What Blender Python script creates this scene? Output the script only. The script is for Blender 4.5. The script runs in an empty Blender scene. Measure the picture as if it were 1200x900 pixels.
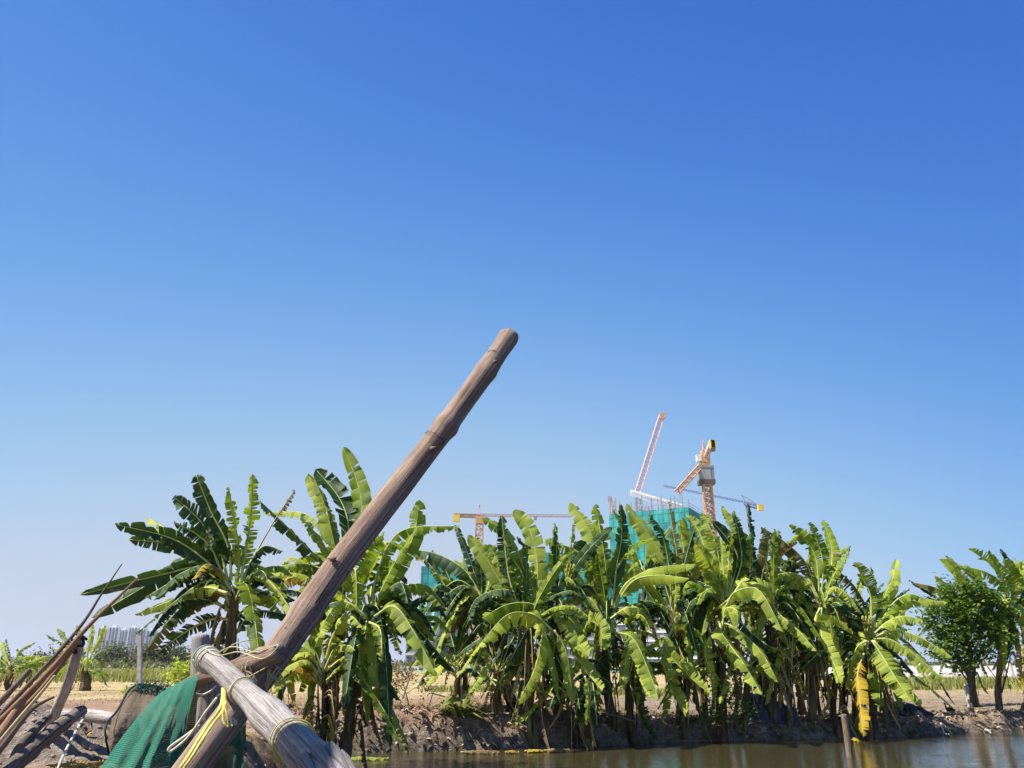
import bpy, math, random
import numpy as np
from mathutils import Vector, Matrix
from mathutils import noise as mn
sc = bpy.context.scene
COL = sc.collection
rad = math.radians
# ---------------------------------------------------------------- camera
F = 906.0; PITCH = rad(19.8); CH = 1.6
CP, SP = math.cos(PITCH), math.sin(PITCH)
cd = bpy.data.cameras.new('camera'); cam = bpy.data.objects.new('camera', cd); COL.objects.link(cam)
cam.location = (0, 0, CH); cam.rotation_euler = (rad(90) + PITCH, 0, 0)
cd.lens = F / 1200 * 36; cd.sensor_width = 36; cd.clip_start = .05; cd.clip_end = 9000
sc.camera = cam
# ---------------------------------------------------------------- sky and sun
SUN_EL = rad(57); SUN = Vector((-math.cos(SUN_EL) * .96, -math.cos(SUN_EL) * .28, math.sin(SUN_EL))).normalized()
world = bpy.data.worlds.new('World'); sc.world = world; world.use_nodes = True
wn = world.node_tree; bgn = wn.nodes['Background']
sky = wn.nodes.new('ShaderNodeTexSky'); sky.sky_type = 'NISHITA'; sky.sun_disc = False
sky.sun_elevation = SUN_EL; sky.sun_rotation = math.atan2(SUN.x, SUN.y)
sky.air_density = 1.0; sky.dust_density = .2; sky.ozone_density = 3.0; sky.altitude = 0
EXPO = .85; SKYS = .12
# the hazy brightening climbs higher on the sun's side: bend the sky's elevation, then grade its three channels
def wm(op, a, b=0.):
    n = wn.nodes.new('ShaderNodeMath'); n.operation = op
    for i, v in enumerate((a, b)):
        if isinstance(v, (int, float)): n.inputs[i].default_value = v
        else: wn.links.new(v, n.inputs[i])
    return n.outputs[0]
wtc = wn.nodes.new('ShaderNodeTexCoord'); wsx = wn.nodes.new('ShaderNodeSeparateXYZ'); wn.links.new(wtc.outputs['Generated'], wsx.inputs[0])
wz = wm('MAXIMUM', wm('ADD', wm('ADD', wsx.outputs[2], wm('MULTIPLY', wsx.outputs[0], .1365)), wm('MULTIPLY', wm('MULTIPLY', wsx.outputs[0], wsx.outputs[0]), .4206)), .001)
wz = wm('ADD', wm('MULTIPLY', wm('POWER', wz, 1.843), .68), .0268)
wcx = wn.nodes.new('ShaderNodeCombineXYZ'); wn.links.new(wsx.outputs[0], wcx.inputs[0]); wn.links.new(wsx.outputs[1], wcx.inputs[1]); wn.links.new(wz, wcx.inputs[2])
wnm = wn.nodes.new('ShaderNodeVectorMath'); wnm.operation = 'NORMALIZE'; wn.links.new(wcx.outputs[0], wnm.inputs[0]); wn.links.new(wnm.outputs[0], sky.inputs[0])
wsc = wn.nodes.new('ShaderNodeSeparateColor'); wn.links.new(sky.outputs[0], wsc.inputs[0]); wcc = wn.nodes.new('ShaderNodeCombineColor')
for i, (g_, k_) in enumerate(((1.439, .98), (1.013, .833), (.434, .932))):
    wn.links.new(wm('MULTIPLY', wm('POWER', wm('MULTIPLY', wsc.outputs[i], .12), g_), k_ / SKYS / 2 ** EXPO), wcc.inputs[i])
wn.links.new(wcc.outputs[0], bgn.inputs['Color'])
bgn.inputs['Strength'].default_value = SKYS
sl = bpy.data.lights.new('sun', 'SUN'); sl.energy = 5.0; sl.angle = rad(.5); sl.color = (1, .95, .86)
so = bpy.data.objects.new('sun', sl); COL.objects.link(so)
so.rotation_euler = SUN.to_track_quat('Z', 'Y').to_euler()
sc.view_settings.view_transform = 'Standard'; sc.view_settings.look = 'None'
sc.view_settings.gamma = 1; sc.view_settings.exposure = EXPO; sc.view_settings.use_curve_mapping = False
sc.cycles.max_bounces = 8; sc.cycles.transparent_max_bounces = 12

# ---------------------------------------------------------------- helpers
def W(px, py, Y):
    u = (px - 600) / F; v = (450 - py) / F
    d = Vector((u, CP - v * SP, SP + v * CP)); t = Y / d.y
    return Vector((d.x * t, Y, CH + d.z * t))
def GX(px, Y, z=.6):
    """world X of a picture column for a point at distance Y and height z"""
    return (px - 600) / F * (Y * CP + (z - CH) * SP)

class MB:
    def __init__(s): s.v = []; s.f = []; s.m = []; s.uv = []; s.at = []
    def add(s, vs, fs, mi=0, uv=None, at=None):
        o = len(s.v); s.v += [tuple(p) for p in vs]; s.f += [tuple(i + o for i in f) for f in fs]; s.m += [mi] * len(fs)
        s.uv += (uv if uv else [(0, 0)] * len(vs)); s.at += (at if at else [(0, 0, 0)] * len(vs))
    def box(s, a, b, mi=0):
        (x0, y0, z0), (x1, y1, z1) = a, b
        s.add([(x0,y0,z0),(x1,y0,z0),(x1,y1,z0),(x0,y1,z0),(x0,y0,z1),(x1,y0,z1),(x1,y1,z1),(x0,y1,z1)],
              [(3,2,1,0),(4,5,6,7),(0,1,5,4),(1,2,6,5),(2,3,7,6),(3,0,4,7)], mi)
    def bar(s, a, b, w, mi=0, h=None):
        a = Vector(a); b = Vector(b); h = h or w
        t = (b - a).normalized(); up = Vector((0, 0, 1)) if abs(t.z) < .95 else Vector((0, 1, 0))
        x = t.cross(up).normalized(); y = x.cross(t)
        vs = [p + x * sx * w / 2 + y * sy * h / 2 for p in (a, b) for sx, sy in ((-1,-1),(1,-1),(1,1),(-1,1))]
        s.add(vs, [(3,2,1,0),(4,5,6,7),(0,1,5,4),(1,2,6,5),(2,3,7,6),(3,0,4,7)], mi)
    def tube(s, pts, rs, n=8, mi=0, cap=True, wob=0, seed=0, freq=6):
        pts = [Vector(p) for p in pts]; rings = []; L = 0; vs = []; uv = []; fs = []
        if not hasattr(rs, '__len__'): rs = [rs] * len(pts)
        px = None
        for i, p in enumerate(pts):
            t = (pts[min(i + 1, len(pts) - 1)] - pts[max(i - 1, 0)]).normalized()
            if px is None:
                px = t.cross(Vector((.31, .2, .93))).normalized()
            px = (px - t * px.dot(t)).normalized(); py = t.cross(px)
            if i: L += (p - pts[i - 1]).length
            for k in range(n):
                a = 2 * math.pi * k / n; d = px * math.cos(a) + py * math.sin(a); r = rs[i]
                if wob: r *= 1 + wob * mn.noise((p + d * r * 1.5) * freq + Vector((seed * 7.3, 0, 0)))
                vs.append(p + d * r); uv.append((k / n, L))
        for i in range(len(pts) - 1):
            for k in range(n):
                k2 = (k + 1) % n
                fs.append((i * n + k, i * n + k2, (i + 1) * n + k2, (i + 1) * n + k))
        if cap:
            fs.append(tuple(reversed(range(n)))); fs.append(tuple(range((len(pts) - 1) * n, len(pts) * n)))
        s.add(vs, fs, mi, uv)
    def build(s, name, mats, parent=None, smooth=False, origin=None):
        me = bpy.data.meshes.new(name)
        if origin is not None:
            ox, oy, oz = origin; s.v = [(x - ox, y - oy, z - oz) for x, y, z in s.v]
        me.from_pydata(s.v, [], s.f)
        if not isinstance(mats, (list, tuple)): mats = [mats]
        for m in mats: me.materials.append(m)
        me.polygons.foreach_set('material_index', s.m)
        if smooth: me.polygons.foreach_set('use_smooth', [True] * len(s.f))
        li = np.zeros(len(me.loops), dtype=np.int32); me.loops.foreach_get('vertex_index', li)
        ul = me.uv_layers.new(name='UVMap'); ul.data.foreach_set('uv', np.array(s.uv, dtype=np.float32)[li].ravel())
        ca = me.attributes.new('lf', 'FLOAT_VECTOR', 'POINT'); ca.data.foreach_set('vector', np.array(s.at, dtype=np.float32).ravel())
        o = bpy.data.objects.new(name, me); COL.objects.link(o)
        if parent: o.parent = parent
        elif origin is not None: o.location = origin
        return o
def tag(o, label=None, cat=None, group=None, kind=None):
    if label: o['label'] = label
    if cat: o['category'] = cat
    if group: o['group'] = group
    if kind: o['kind'] = kind
    return o
def empty(name, loc, label, cat, group=None):
    o = bpy.data.objects.new(name, None); COL.objects.link(o); o.location = loc; o.empty_display_size = .2
    return tag(o, label, cat, group)

# ---------------------------------------------------------------- materials
def mat(name, rough=.8, col=(.5,.5,.5), spec=.3, metal=0):
    m = bpy.data.materials.new(name); m.use_nodes = True; nt = m.node_tree; p = nt.nodes['Principled BSDF']
    p.inputs['Base Color'].default_value = (*col, 1); p.inputs['Roughness'].default_value = rough
    p.inputs['Specular IOR Level'].default_value = spec; p.inputs['Metallic'].default_value = metal
    return m, nt, p
def N(nt, t, **k):
    n = nt.nodes.new(t)
    for a, b in k.items():
        if a in n.inputs.keys(): n.inputs[a].default_value = b
        else: setattr(n, a, b)
    return n
def ramp(nt, src, stops):
    r = nt.nodes.new('ShaderNodeValToRGB'); e = r.color_ramp.elements
    while len(e) < len(stops): e.new(.5)
    for i, (p, c) in enumerate(stops): e[i].position = p; e[i].color = (*c, 1)
    nt.links.new(src, r.inputs[0]); return r.outputs[0]
def mix(nt, fac, a, b, mode='MIX'):
    m = nt.nodes.new('ShaderNodeMix'); m.data_type = 'RGBA'; m.blend_type = mode
    for v, i in ((fac, 0), (a, 6), (b, 7)):
        if isinstance(v, (int, float)): m.inputs[i].default_value = v
        elif isinstance(v, tuple): m.inputs[i].default_value = (*v, 1)
        else: nt.links.new(v, m.inputs[i])
    return m.outputs[2]
def math_(nt, op, a, b=0., c=None):
    m = nt.nodes.new('ShaderNodeMath'); m.operation = op
    for i, v in enumerate((a, b, c)):
        if v is None: continue
        if isinstance(v, (int, float)): m.inputs[i].default_value = v
        else: nt.links.new(v, m.inputs[i])
    return m.outputs[0]
def noise_(nt, vec, scale, detail=4, rough=.6, dist=0):
    n = N(nt, 'ShaderNodeTexNoise', Scale=scale, Detail=detail, Roughness=rough, Distortion=dist)
    if vec is not None: nt.links.new(vec, n.inputs['Vector'])
    return n.outputs[0]
def bump(nt, p, h, strength=.4, dist=.02):
    b = N(nt, 'ShaderNodeBump', Strength=strength, Distance=dist); nt.links.new(h, b.inputs['Height']); nt.links.new(b.outputs[0], p.inputs['Normal'])
def scaled(nt, src, s):
    m = N(nt, 'ShaderNodeMapping'); m.inputs['Scale'].default_value = s; nt.links.new(src, m.inputs[0]); return m.outputs[0]
def simple(name, col, rough=.8, var=.3, scale=5, bmp=.2, metal=0, spec=.3):
    m, nt, p = mat(name, rough, col, spec, metal)
    tc = N(nt, 'ShaderNodeTexCoord')
    n = noise_(nt, tc.outputs['Object'], scale, 5)
    c = ramp(nt, n, [(.25, tuple(x * (1 - var) for x in col)), (.75, tuple(min(1, x * (1 + var)) for x in col))])
    nt.links.new(c, p.inputs['Base Color'])
    if bmp: bump(nt, p, n, bmp)
    return m

def leaf_material(name, c_dark, c_light, trans, brown_edge=.5, brown=(.22, .12, .04), tfac=.38):
    m, nt, p = mat(name, .48, c_light, .28)
    at = N(nt, 'ShaderNodeAttribute', attribute_name='lf'); sx = N(nt, 'ShaderNodeSeparateXYZ'); nt.links.new(at.outputs['Vector'], sx.inputs[0])
    oi = N(nt, 'ShaderNodeObjectInfo'); tc = N(nt, 'ShaderNodeTexCoord')
    n1 = noise_(nt, tc.outputs['Object'], 3.5, 5)
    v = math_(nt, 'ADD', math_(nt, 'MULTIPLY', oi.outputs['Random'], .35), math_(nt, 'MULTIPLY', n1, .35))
    v = math_(nt, 'ADD', v, math_(nt, 'MULTIPLY', sx.outputs[2], .55))  # on banana strips this random tone paints in light and dark pleats
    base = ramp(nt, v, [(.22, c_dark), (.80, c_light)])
    # fine side veins
    vein = math_(nt, 'SINE', math_(nt, 'MULTIPLY', sx.outputs[1], 900.))
    base = mix(nt, math_(nt, 'MULTIPLY', math_(nt, 'ADD', vein, 1), .07), base, tuple(min(1, x * 1.7) for x in c_light))
    # browned, frayed margins
    n2 = noise_(nt, tc.outputs['Object'], 14, 4)
    e = math_(nt, 'ADD', sx.outputs[0], math_(nt, 'MULTIPLY', math_(nt, 'SUBTRACT', n2, .5), .9))
    e = math_(nt, 'ADD', e, math_(nt, 'MULTIPLY', oi.outputs['Random'], .12))
    ef = math_(nt, 'MULTIPLY', math_(nt, 'SMOOTHSTEP' if False else 'GREATER_THAN', e, 1.08), brown_edge)
    base = mix(nt, ef, base, brown)
    n3 = noise_(nt, tc.outputs['Object'], 2.3, 3); sp = math_(nt, 'GREATER_THAN', math_(nt, 'ADD', n3, math_(nt, 'MULTIPLY', n2, .15)), .76)
    base = mix(nt, math_(nt, 'MULTIPLY', sp, .55), base, (.30, .24, .05))
    nt.links.new(base, p.inputs['Base Color'])
    b = N(nt, 'ShaderNodeBump', Strength=.35, Distance=.004); nt.links.new(vein, b.inputs['Height']); nt.links.new(b.outputs[0], p.inputs['Normal'])
    tr = N(nt, 'ShaderNodeBsdfTranslucent'); tcol = mix(nt, .75, base, trans); nt.links.new(tcol, tr.inputs['Color'])
    ms = N(nt, 'ShaderNodeMixShader'); ms.inputs[0].default_value = tfac
    nt.links.new(p.outputs[0], ms.inputs[1]); nt.links.new(tr.outputs[0], ms.inputs[2])
    nt.links.new(ms.outputs[0], nt.nodes['Material Output'].inputs['Surface'])
    return m
LEAF = {  # bright and dark are lit and shaded copies of the green leaf colour
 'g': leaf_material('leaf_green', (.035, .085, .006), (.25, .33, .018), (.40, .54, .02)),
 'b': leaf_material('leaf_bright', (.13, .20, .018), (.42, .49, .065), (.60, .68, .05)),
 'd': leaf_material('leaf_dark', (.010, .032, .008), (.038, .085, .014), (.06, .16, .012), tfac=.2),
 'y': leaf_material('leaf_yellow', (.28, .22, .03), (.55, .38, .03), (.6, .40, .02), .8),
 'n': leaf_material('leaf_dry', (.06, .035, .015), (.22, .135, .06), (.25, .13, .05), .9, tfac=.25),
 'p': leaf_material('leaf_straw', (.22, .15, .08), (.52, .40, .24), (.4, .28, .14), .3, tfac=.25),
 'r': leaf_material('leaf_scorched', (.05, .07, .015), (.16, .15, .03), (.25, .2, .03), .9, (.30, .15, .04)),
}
RIB = simple('midrib_green', (.46, .50, .16), .5, .25, 9, 0)
RIBY = simple('midrib_tan', (.42, .33, .13), .6, .25, 9, 0)
def stem_material():
    m, nt, p = mat('pseudostem', .7)
    tc = N(nt, 'ShaderNodeTexCoord'); oi = N(nt, 'ShaderNodeObjectInfo')
    n = noise_(nt, scaled(nt, tc.outputs['Object'], (9, 9, 1.1)), 1.6, 6, .65)
    n = math_(nt, 'ADD', n, math_(nt, 'MULTIPLY', oi.outputs['Random'], .12))
    c = ramp(nt, n, [(.36, (.018, .012, .007)), (.50, (.060, .038, .018)), (.64, (.15, .10, .045)), (.80, (.22, .22, .07))])
    nt.links.new(c, p.inputs['Base Color']); bump(nt, p, n, .6, .03); return m
STEM = stem_material()
STEMG = simple('petiole_sheath', (.34, .42, .12), .55, .35, 4, .2)
FRUIT = simple('banana_fruit', (.32, .33, .05), .5, .35, 8, 0)

def wood(name, stops, gs=(5, 5, 1.0), crack=.5, cs=3.0, knot=False, rough=.78):
    m, nt, p = mat(name, rough, spec=.25)
    uv = N(nt, 'ShaderNodeUVMap'); tc = N(nt, 'ShaderNodeTexCoord')
    sx = N(nt, 'ShaderNodeSeparateXYZ'); nt.links.new(uv.outputs[0], sx.inputs[0])
    # seamless: angle -> circle
    a = math_(nt, 'MULTIPLY', sx.outputs[0], 2 * math.pi)
    cx = N(nt, 'ShaderNodeCombineXYZ'); nt.links.new(math_(nt, 'COSINE', a), cx.inputs[0]); nt.links.new(math_(nt, 'SINE', a), cx.inputs[1]); nt.links.new(sx.outputs[1], cx.inputs[2])
    g = noise_(nt, scaled(nt, cx.outputs[0], (gs[0], gs[1], gs[2] * 3)), 1.0, 8, .7, .3)
    big = noise_(nt, scaled(nt, cx.outputs[0], (.8, .8, 5)), 1.0, 4)
    fine = noise_(nt, scaled(nt, cx.outputs[0], (26, 26, 14)), 1.0, 4, .7)
    v = math_(nt, 'ADD', math_(nt, 'MULTIPLY', g, .55), math_(nt, 'MULTIPLY', big, .45))
    c = ramp(nt, v, stops)
    c = mix(nt, math_(nt, 'MULTIPLY', math_(nt, 'MAXIMUM', math_(nt, 'SUBTRACT', fine, .42), 0), 2.2), c, (.20, .15, .12), 'MULTIPLY')
    ck = noise_(nt, scaled(nt, cx.outputs[0], (cs, cs, .4)), 1.0, 3, .5, .6)
    line = math_(nt, 'LESS_THAN', math_(nt, 'ABSOLUTE', math_(nt, 'SUBTRACT', ck, .5)), .0075 * crack)
    c = mix(nt, line, c, (.02, .014, .01))
    nt.links.new(c, p.inputs['Base Color'])
    h = math_(nt, 'SUBTRACT', math_(nt, 'ADD', math_(nt, 'MULTIPLY', g, .6), math_(nt, 'MULTIPLY', fine, .4)), math_(nt, 'MULTIPLY', line, .6))
    bump(nt, p, h, .9, .008); return m
WOODB = wood('brown_pole_wood', [(.33, (.10, .055, .035)), (.44, (.26, .17, .12)), (.55, (.41, .30, .225)), (.68, (.55, .44, .36))], (4.5, 4.5, .7), .32, 2.0)
WOODG = wood('grey_weathered_wood', [(.32, (.10, .088, .08)), (.43, (.32, .285, .26)), (.55, (.54, .495, .455)), (.70, (.72, .68, .63))], (8, 8, 1.0), .55, 2.6)
WOODS = wood('stake_wood', [(.3, (.12, .08, .05)), (.5, (.25, .18, .12)), (.7, (.40, .31, .22))], (3, 3, 1.5), .6, 2)
BAMB = wood('bamboo_stick', [(.3, (.16, .08, .035)), (.5, (.33, .19, .10)), (.7, (.48, .33, .20))], (2, 2, 1), .3, 1)
ROTW = wood('rotten_wood', [(.3, (.06, .045, .034)), (.5, (.22, .17, .13)), (.68, (.44, .37, .30))], (5, 5, 1.6), 1.8, 3, rough=.9)

# ---------------------------------------------------------------- ground and water
SHORE = [(60, 30), (40, 26), (24, 23.4), (13, 20.7), (9.2, 18.9), (4.9, 17.75), (3, 17.3), (.9, 16.45), (-1.2, 15.95), (-3.0, 15.5), (-3.3, 14.6), (-3.0, 13.2), (-2.5, 10), (-1.6, 6), (-.2, 3), (1.4, .5), (1.6, -8), (60, -8)]
def vnoise(x, y, seed):
    xi = np.floor(x).astype(np.int64); yi = np.floor(y).astype(np.int64); fx = x - xi; fy = y - yi
    fx = fx * fx * (3 - 2 * fx); fy = fy * fy * (3 - 2 * fy)
    def h(a, b):
        n = (a * 374761393 + b * 668265263 + seed * 1442695041) & 0x7fffffff
        n = ((n ^ (n >> 13)) * 1274126177) & 0x7fffffff
        return ((n ^ (n >> 16)) & 0xffff) / 65535.0
    return (h(xi, yi) * (1 - fx) + h(xi + 1, yi) * fx) * (1 - fy) + (h(xi, yi + 1) * (1 - fx) + h(xi + 1, yi + 1) * fx) * fy
def fbm(x, y, seed, o=4):
    r = 0; a = .5; t = 0
    for i in range(o):
        r = r + a * vnoise(x * 2 ** i, y * 2 ** i, seed + i); t += a; a *= .5
    return r / t - .5
def pond_dist(X, Y):
    """positive inside the pond"""
    P = np.array(SHORE, float); n = len(P); d = np.full(X.shape, 1e9); ins = np.zeros(X.shape, bool)
    for i in range(n):
        a = P[i]; b = P[(i + 1) % n]; ab = b - a
        t = np.clip(((X - a[0]) * ab[0] + (Y - a[1]) * ab[1]) / (ab @ ab), 0, 1)
        d = np.minimum(d, np.hypot(X - a[0] - t * ab[0], Y - a[1] - t * ab[1]))
        c = ((a[1] > Y) != (b[1] > Y))
        with np.errstate(divide='ignore', invalid='ignore'):
            ins ^= c & (X < (b[0] - a[0]) * (Y - a[1]) / (b[1] - a[1] + 1e-12) + a[0])
    return np.where(ins, d, -d)
MX, MY = -5.65, 9.7
def height(X, Y):
    X = np.asarray(X, float); Y = np.asarray(Y, float)
    d = -pond_dist(X, Y) + .45 * fbm(X * .9, Y * .9, 3) + .18 * fbm(X * 3.5, Y * 3.5, 9)
    near = np.clip((9 - Y) / 5, 0, 1)                      # lower near bank
    rt = np.clip((X - .8) / 4, 0, 1) * np.clip((36 - Y) / 14, 0, 1)
    top = .63 - .22 * near - .30 * rt
    t = np.clip((d + .15) / 1.15, 0, 1); t = t * t * (3 - 2 * t)
    h = -.7 + (top + .7) * t
    h = h + np.clip(d, 0, .8) * (.26 * fbm(X * 1.6, Y * 1.6, 21) + .22 * fbm(X * 5, Y * 5, 31) + .10 * fbm(X * 14, Y * 14, 41)) * np.exp(-np.maximum(d - 1.0, 0) / 2.5)
    h = h + .05 * fbm(X * .35, Y * .35, 5) * np.clip(d, 0, 1)
    m = np.exp(-(((X - MX) / 1.15) ** 2 + ((Y - MY) / .75) ** 2) ** 1.4)   # spoil mound on the left
    h = h + m * (.46 + .30 * fbm(X * 2.2, Y * 2.2, 51) + .18 * fbm(X * 7, Y * 7, 61))
    r = np.exp(-((X + 2.2) / 1.3) ** 2 - ((Y - 16.6) / .7) ** 2); h = h + r * .10
    return h
def hz(x, y): return float(height(np.array([x]), np.array([y]))[0])
def axis(segs):
    out = []
    for a, b, n in segs: out += list(np.linspace(a, b, n, endpoint=False))
    return np.array(out + [segs[-1][1]])
xs = axis([(-3500, -400, 8), (-400, -60, 14), (-60, -14, 40), (-14, 16, 330), (16, 60, 44), (60, 400, 14), (400, 3500, 8)])
ys = axis([(-400, -10, 8), (-10, 3, 20), (3, 8, 40), (8, 23, 190), (23, 40, 70), (40, 120, 40), (120, 600, 12), (600, 6000, 8)])
GXX, GYY = np.meshgrid(xs, ys); HH = height(GXX, GYY)
me = bpy.data.meshes.new('ground'); nx, ny = len(xs), len(ys)
vv = np.stack([GXX.ravel(), GYY.ravel(), HH.ravel()], 1)
idx = np.arange(nx * ny).reshape(ny, nx)
q = np.stack([idx[:-1, :-1], idx[:-1, 1:], idx[1:, 1:], idx[1:, :-1]], -1).reshape(-1, 4)
me.from_pydata(vv.tolist(), [], q.tolist()); me.polygons.foreach_set('use_smooth', [True] * len(q))
ground = bpy.data.objects.new('ground', me); COL.objects.link(ground); tag(ground, 'dry bare soil and yellowed grass ground around the pond', None, None, 'structure')
def ground_material():
    m, nt, p = mat('ground_soil', .95, spec=.1)
    g = N(nt, 'ShaderNodeNewGeometry'); sx = N(nt, 'ShaderNodeSeparateXYZ'); nt.links.new(g.outputs['Position'], sx.inputs[0])
    pos = g.outputs['Position']
    n1 = noise_(nt, pos, .35, 6, .6); n2 = noise_(nt, pos, 4.5, 6, .7); n3 = noise_(nt, pos, 22, 4, .7)
    soil = ramp(nt, math_(nt, 'ADD', math_(nt, 'MULTIPLY', n2, .6), math_(nt, 'MULTIPLY', n3, .4)),
                [(.32, (.13, .08, .05)), (.5, (.33, .215, .14)), (.68, (.50, .37, .26))])
    red = mix(nt, ramp(nt, n1, [(.42, (0, 0, 0)), (.6, (.6, .6, .6))]), soil, (.30, .185, .12))
    grass = ramp(nt, math_(nt, 'ADD', math_(nt, 'MULTIPLY', n1, .5), math_(nt, 'MULTIPLY', n2, .5)),
                 [(.34, (.24, .21, .08)), (.48, (.42, .32, .15)), (.62, (.54, .42, .24))])
    # grass takes over with distance from the bank
    gd = math_(nt, 'ADD', math_(nt, 'MULTIPLY', sx.outputs[1], .05), math_(nt, 'MULTIPLY', n1, 2.2))
    gf = ramp(nt, gd, [(0, (0, 0, 0)), (1, (1, 1, 1))])
    gf2 = math_(nt, 'MINIMUM', math_(nt, 'MAXIMUM', math_(nt, 'MULTIPLY', math_(nt, 'SUBTRACT', gd, 2.15), 2.5), 0), 1)
    c = mix(nt, gf2, red, grass)
    far = math_(nt, 'MINIMUM', math_(nt, 'MAXIMUM', math_(nt, 'MULTIPLY', math_(nt, 'SUBTRACT', sx.outputs[1], 60), .02), 0), 1)
    c = mix(nt, math_(nt, 'MULTIPLY', far, .7), c, (.17, .19, .07))
    # dark damp mud near the water line; bank crust with canopy shade painted in
    wet = math_(nt, 'MINIMUM', math_(nt, 'MAXIMUM', math_(nt, 'MULTIPLY', math_(nt, 'SUBTRACT', math_(nt, 'ADD', .16, math_(nt, 'MULTIPLY', n2, .3)), sx.outputs[2]), 6), 0), 1)
    c = mix(nt, math_(nt, 'MULTIPLY', wet, .85), c, (.055, .042, .03))
    grey = math_(nt, 'MINIMUM', math_(nt, 'MAXIMUM', math_(nt, 'MULTIPLY', math_(nt, 'SUBTRACT', .62, sx.outputs[2]), 4), 0), .6)
    c = mix(nt, grey, c, mix(nt, ramp(nt, n2, [(.35, (0, 0, 0)), (.62, (1, 1, 1))]), (.035, .028, .022), (.36, .29, .225)))
    dx = math_(nt, 'DIVIDE', math_(nt, 'SUBTRACT', sx.outputs[0], -5.65), 1.7); dy = math_(nt, 'DIVIDE', math_(nt, 'SUBTRACT', sx.outputs[1], 9.7), 1.3)
    md = math_(nt, 'SUBTRACT', 1.5, math_(nt, 'ADD', math_(nt, 'MULTIPLY', dx, dx), math_(nt, 'MULTIPLY', dy, dy))); md = math_(nt, 'MINIMUM', math_(nt, 'MAXIMUM', md, 0), .9)
    c = mix(nt, md, c, mix(nt, ramp(nt, n2, [(.35, (0, 0, 0)), (.65, (1, 1, 1))]), (.10, .085, .07), (.36, .30, .25)))
    nt.links.new(c, p.inputs['Base Color'])
    bump(nt, p, math_(nt, 'ADD', n2, math_(nt, 'MULTIPLY', n3, .6)), 1.0, .08)
    return m
me.materials.append(ground_material())
wb = MB()
wpts = [(-12, -8), (60, -8), (60, 32), (-12, 32)]
wb.add([(x, y, 0) for x, y in wpts], [(0, 1, 2, 3)])
m, nt, p = mat('pond_water', .035, (.050, .042, .016), .5)
g = N(nt, 'ShaderNodeNewGeometry')
wv = noise_(nt, scaled(nt, g.outputs['Position'], (1.2, 3.2, 1)), 3.2, 4, .55, .6); wv2 = noise_(nt, scaled(nt, g.outputs['Position'], (1, 1.6, 1)), .5, 2)
bump(nt, p, math_(nt, 'MULTIPLY', wv, math_(nt, 'ADD', wv2, .15)), .30, .05)
water = wb.build('water', m); tag(water, 'murky olive green pond water with small ripples', None, None, 'structure')
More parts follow.
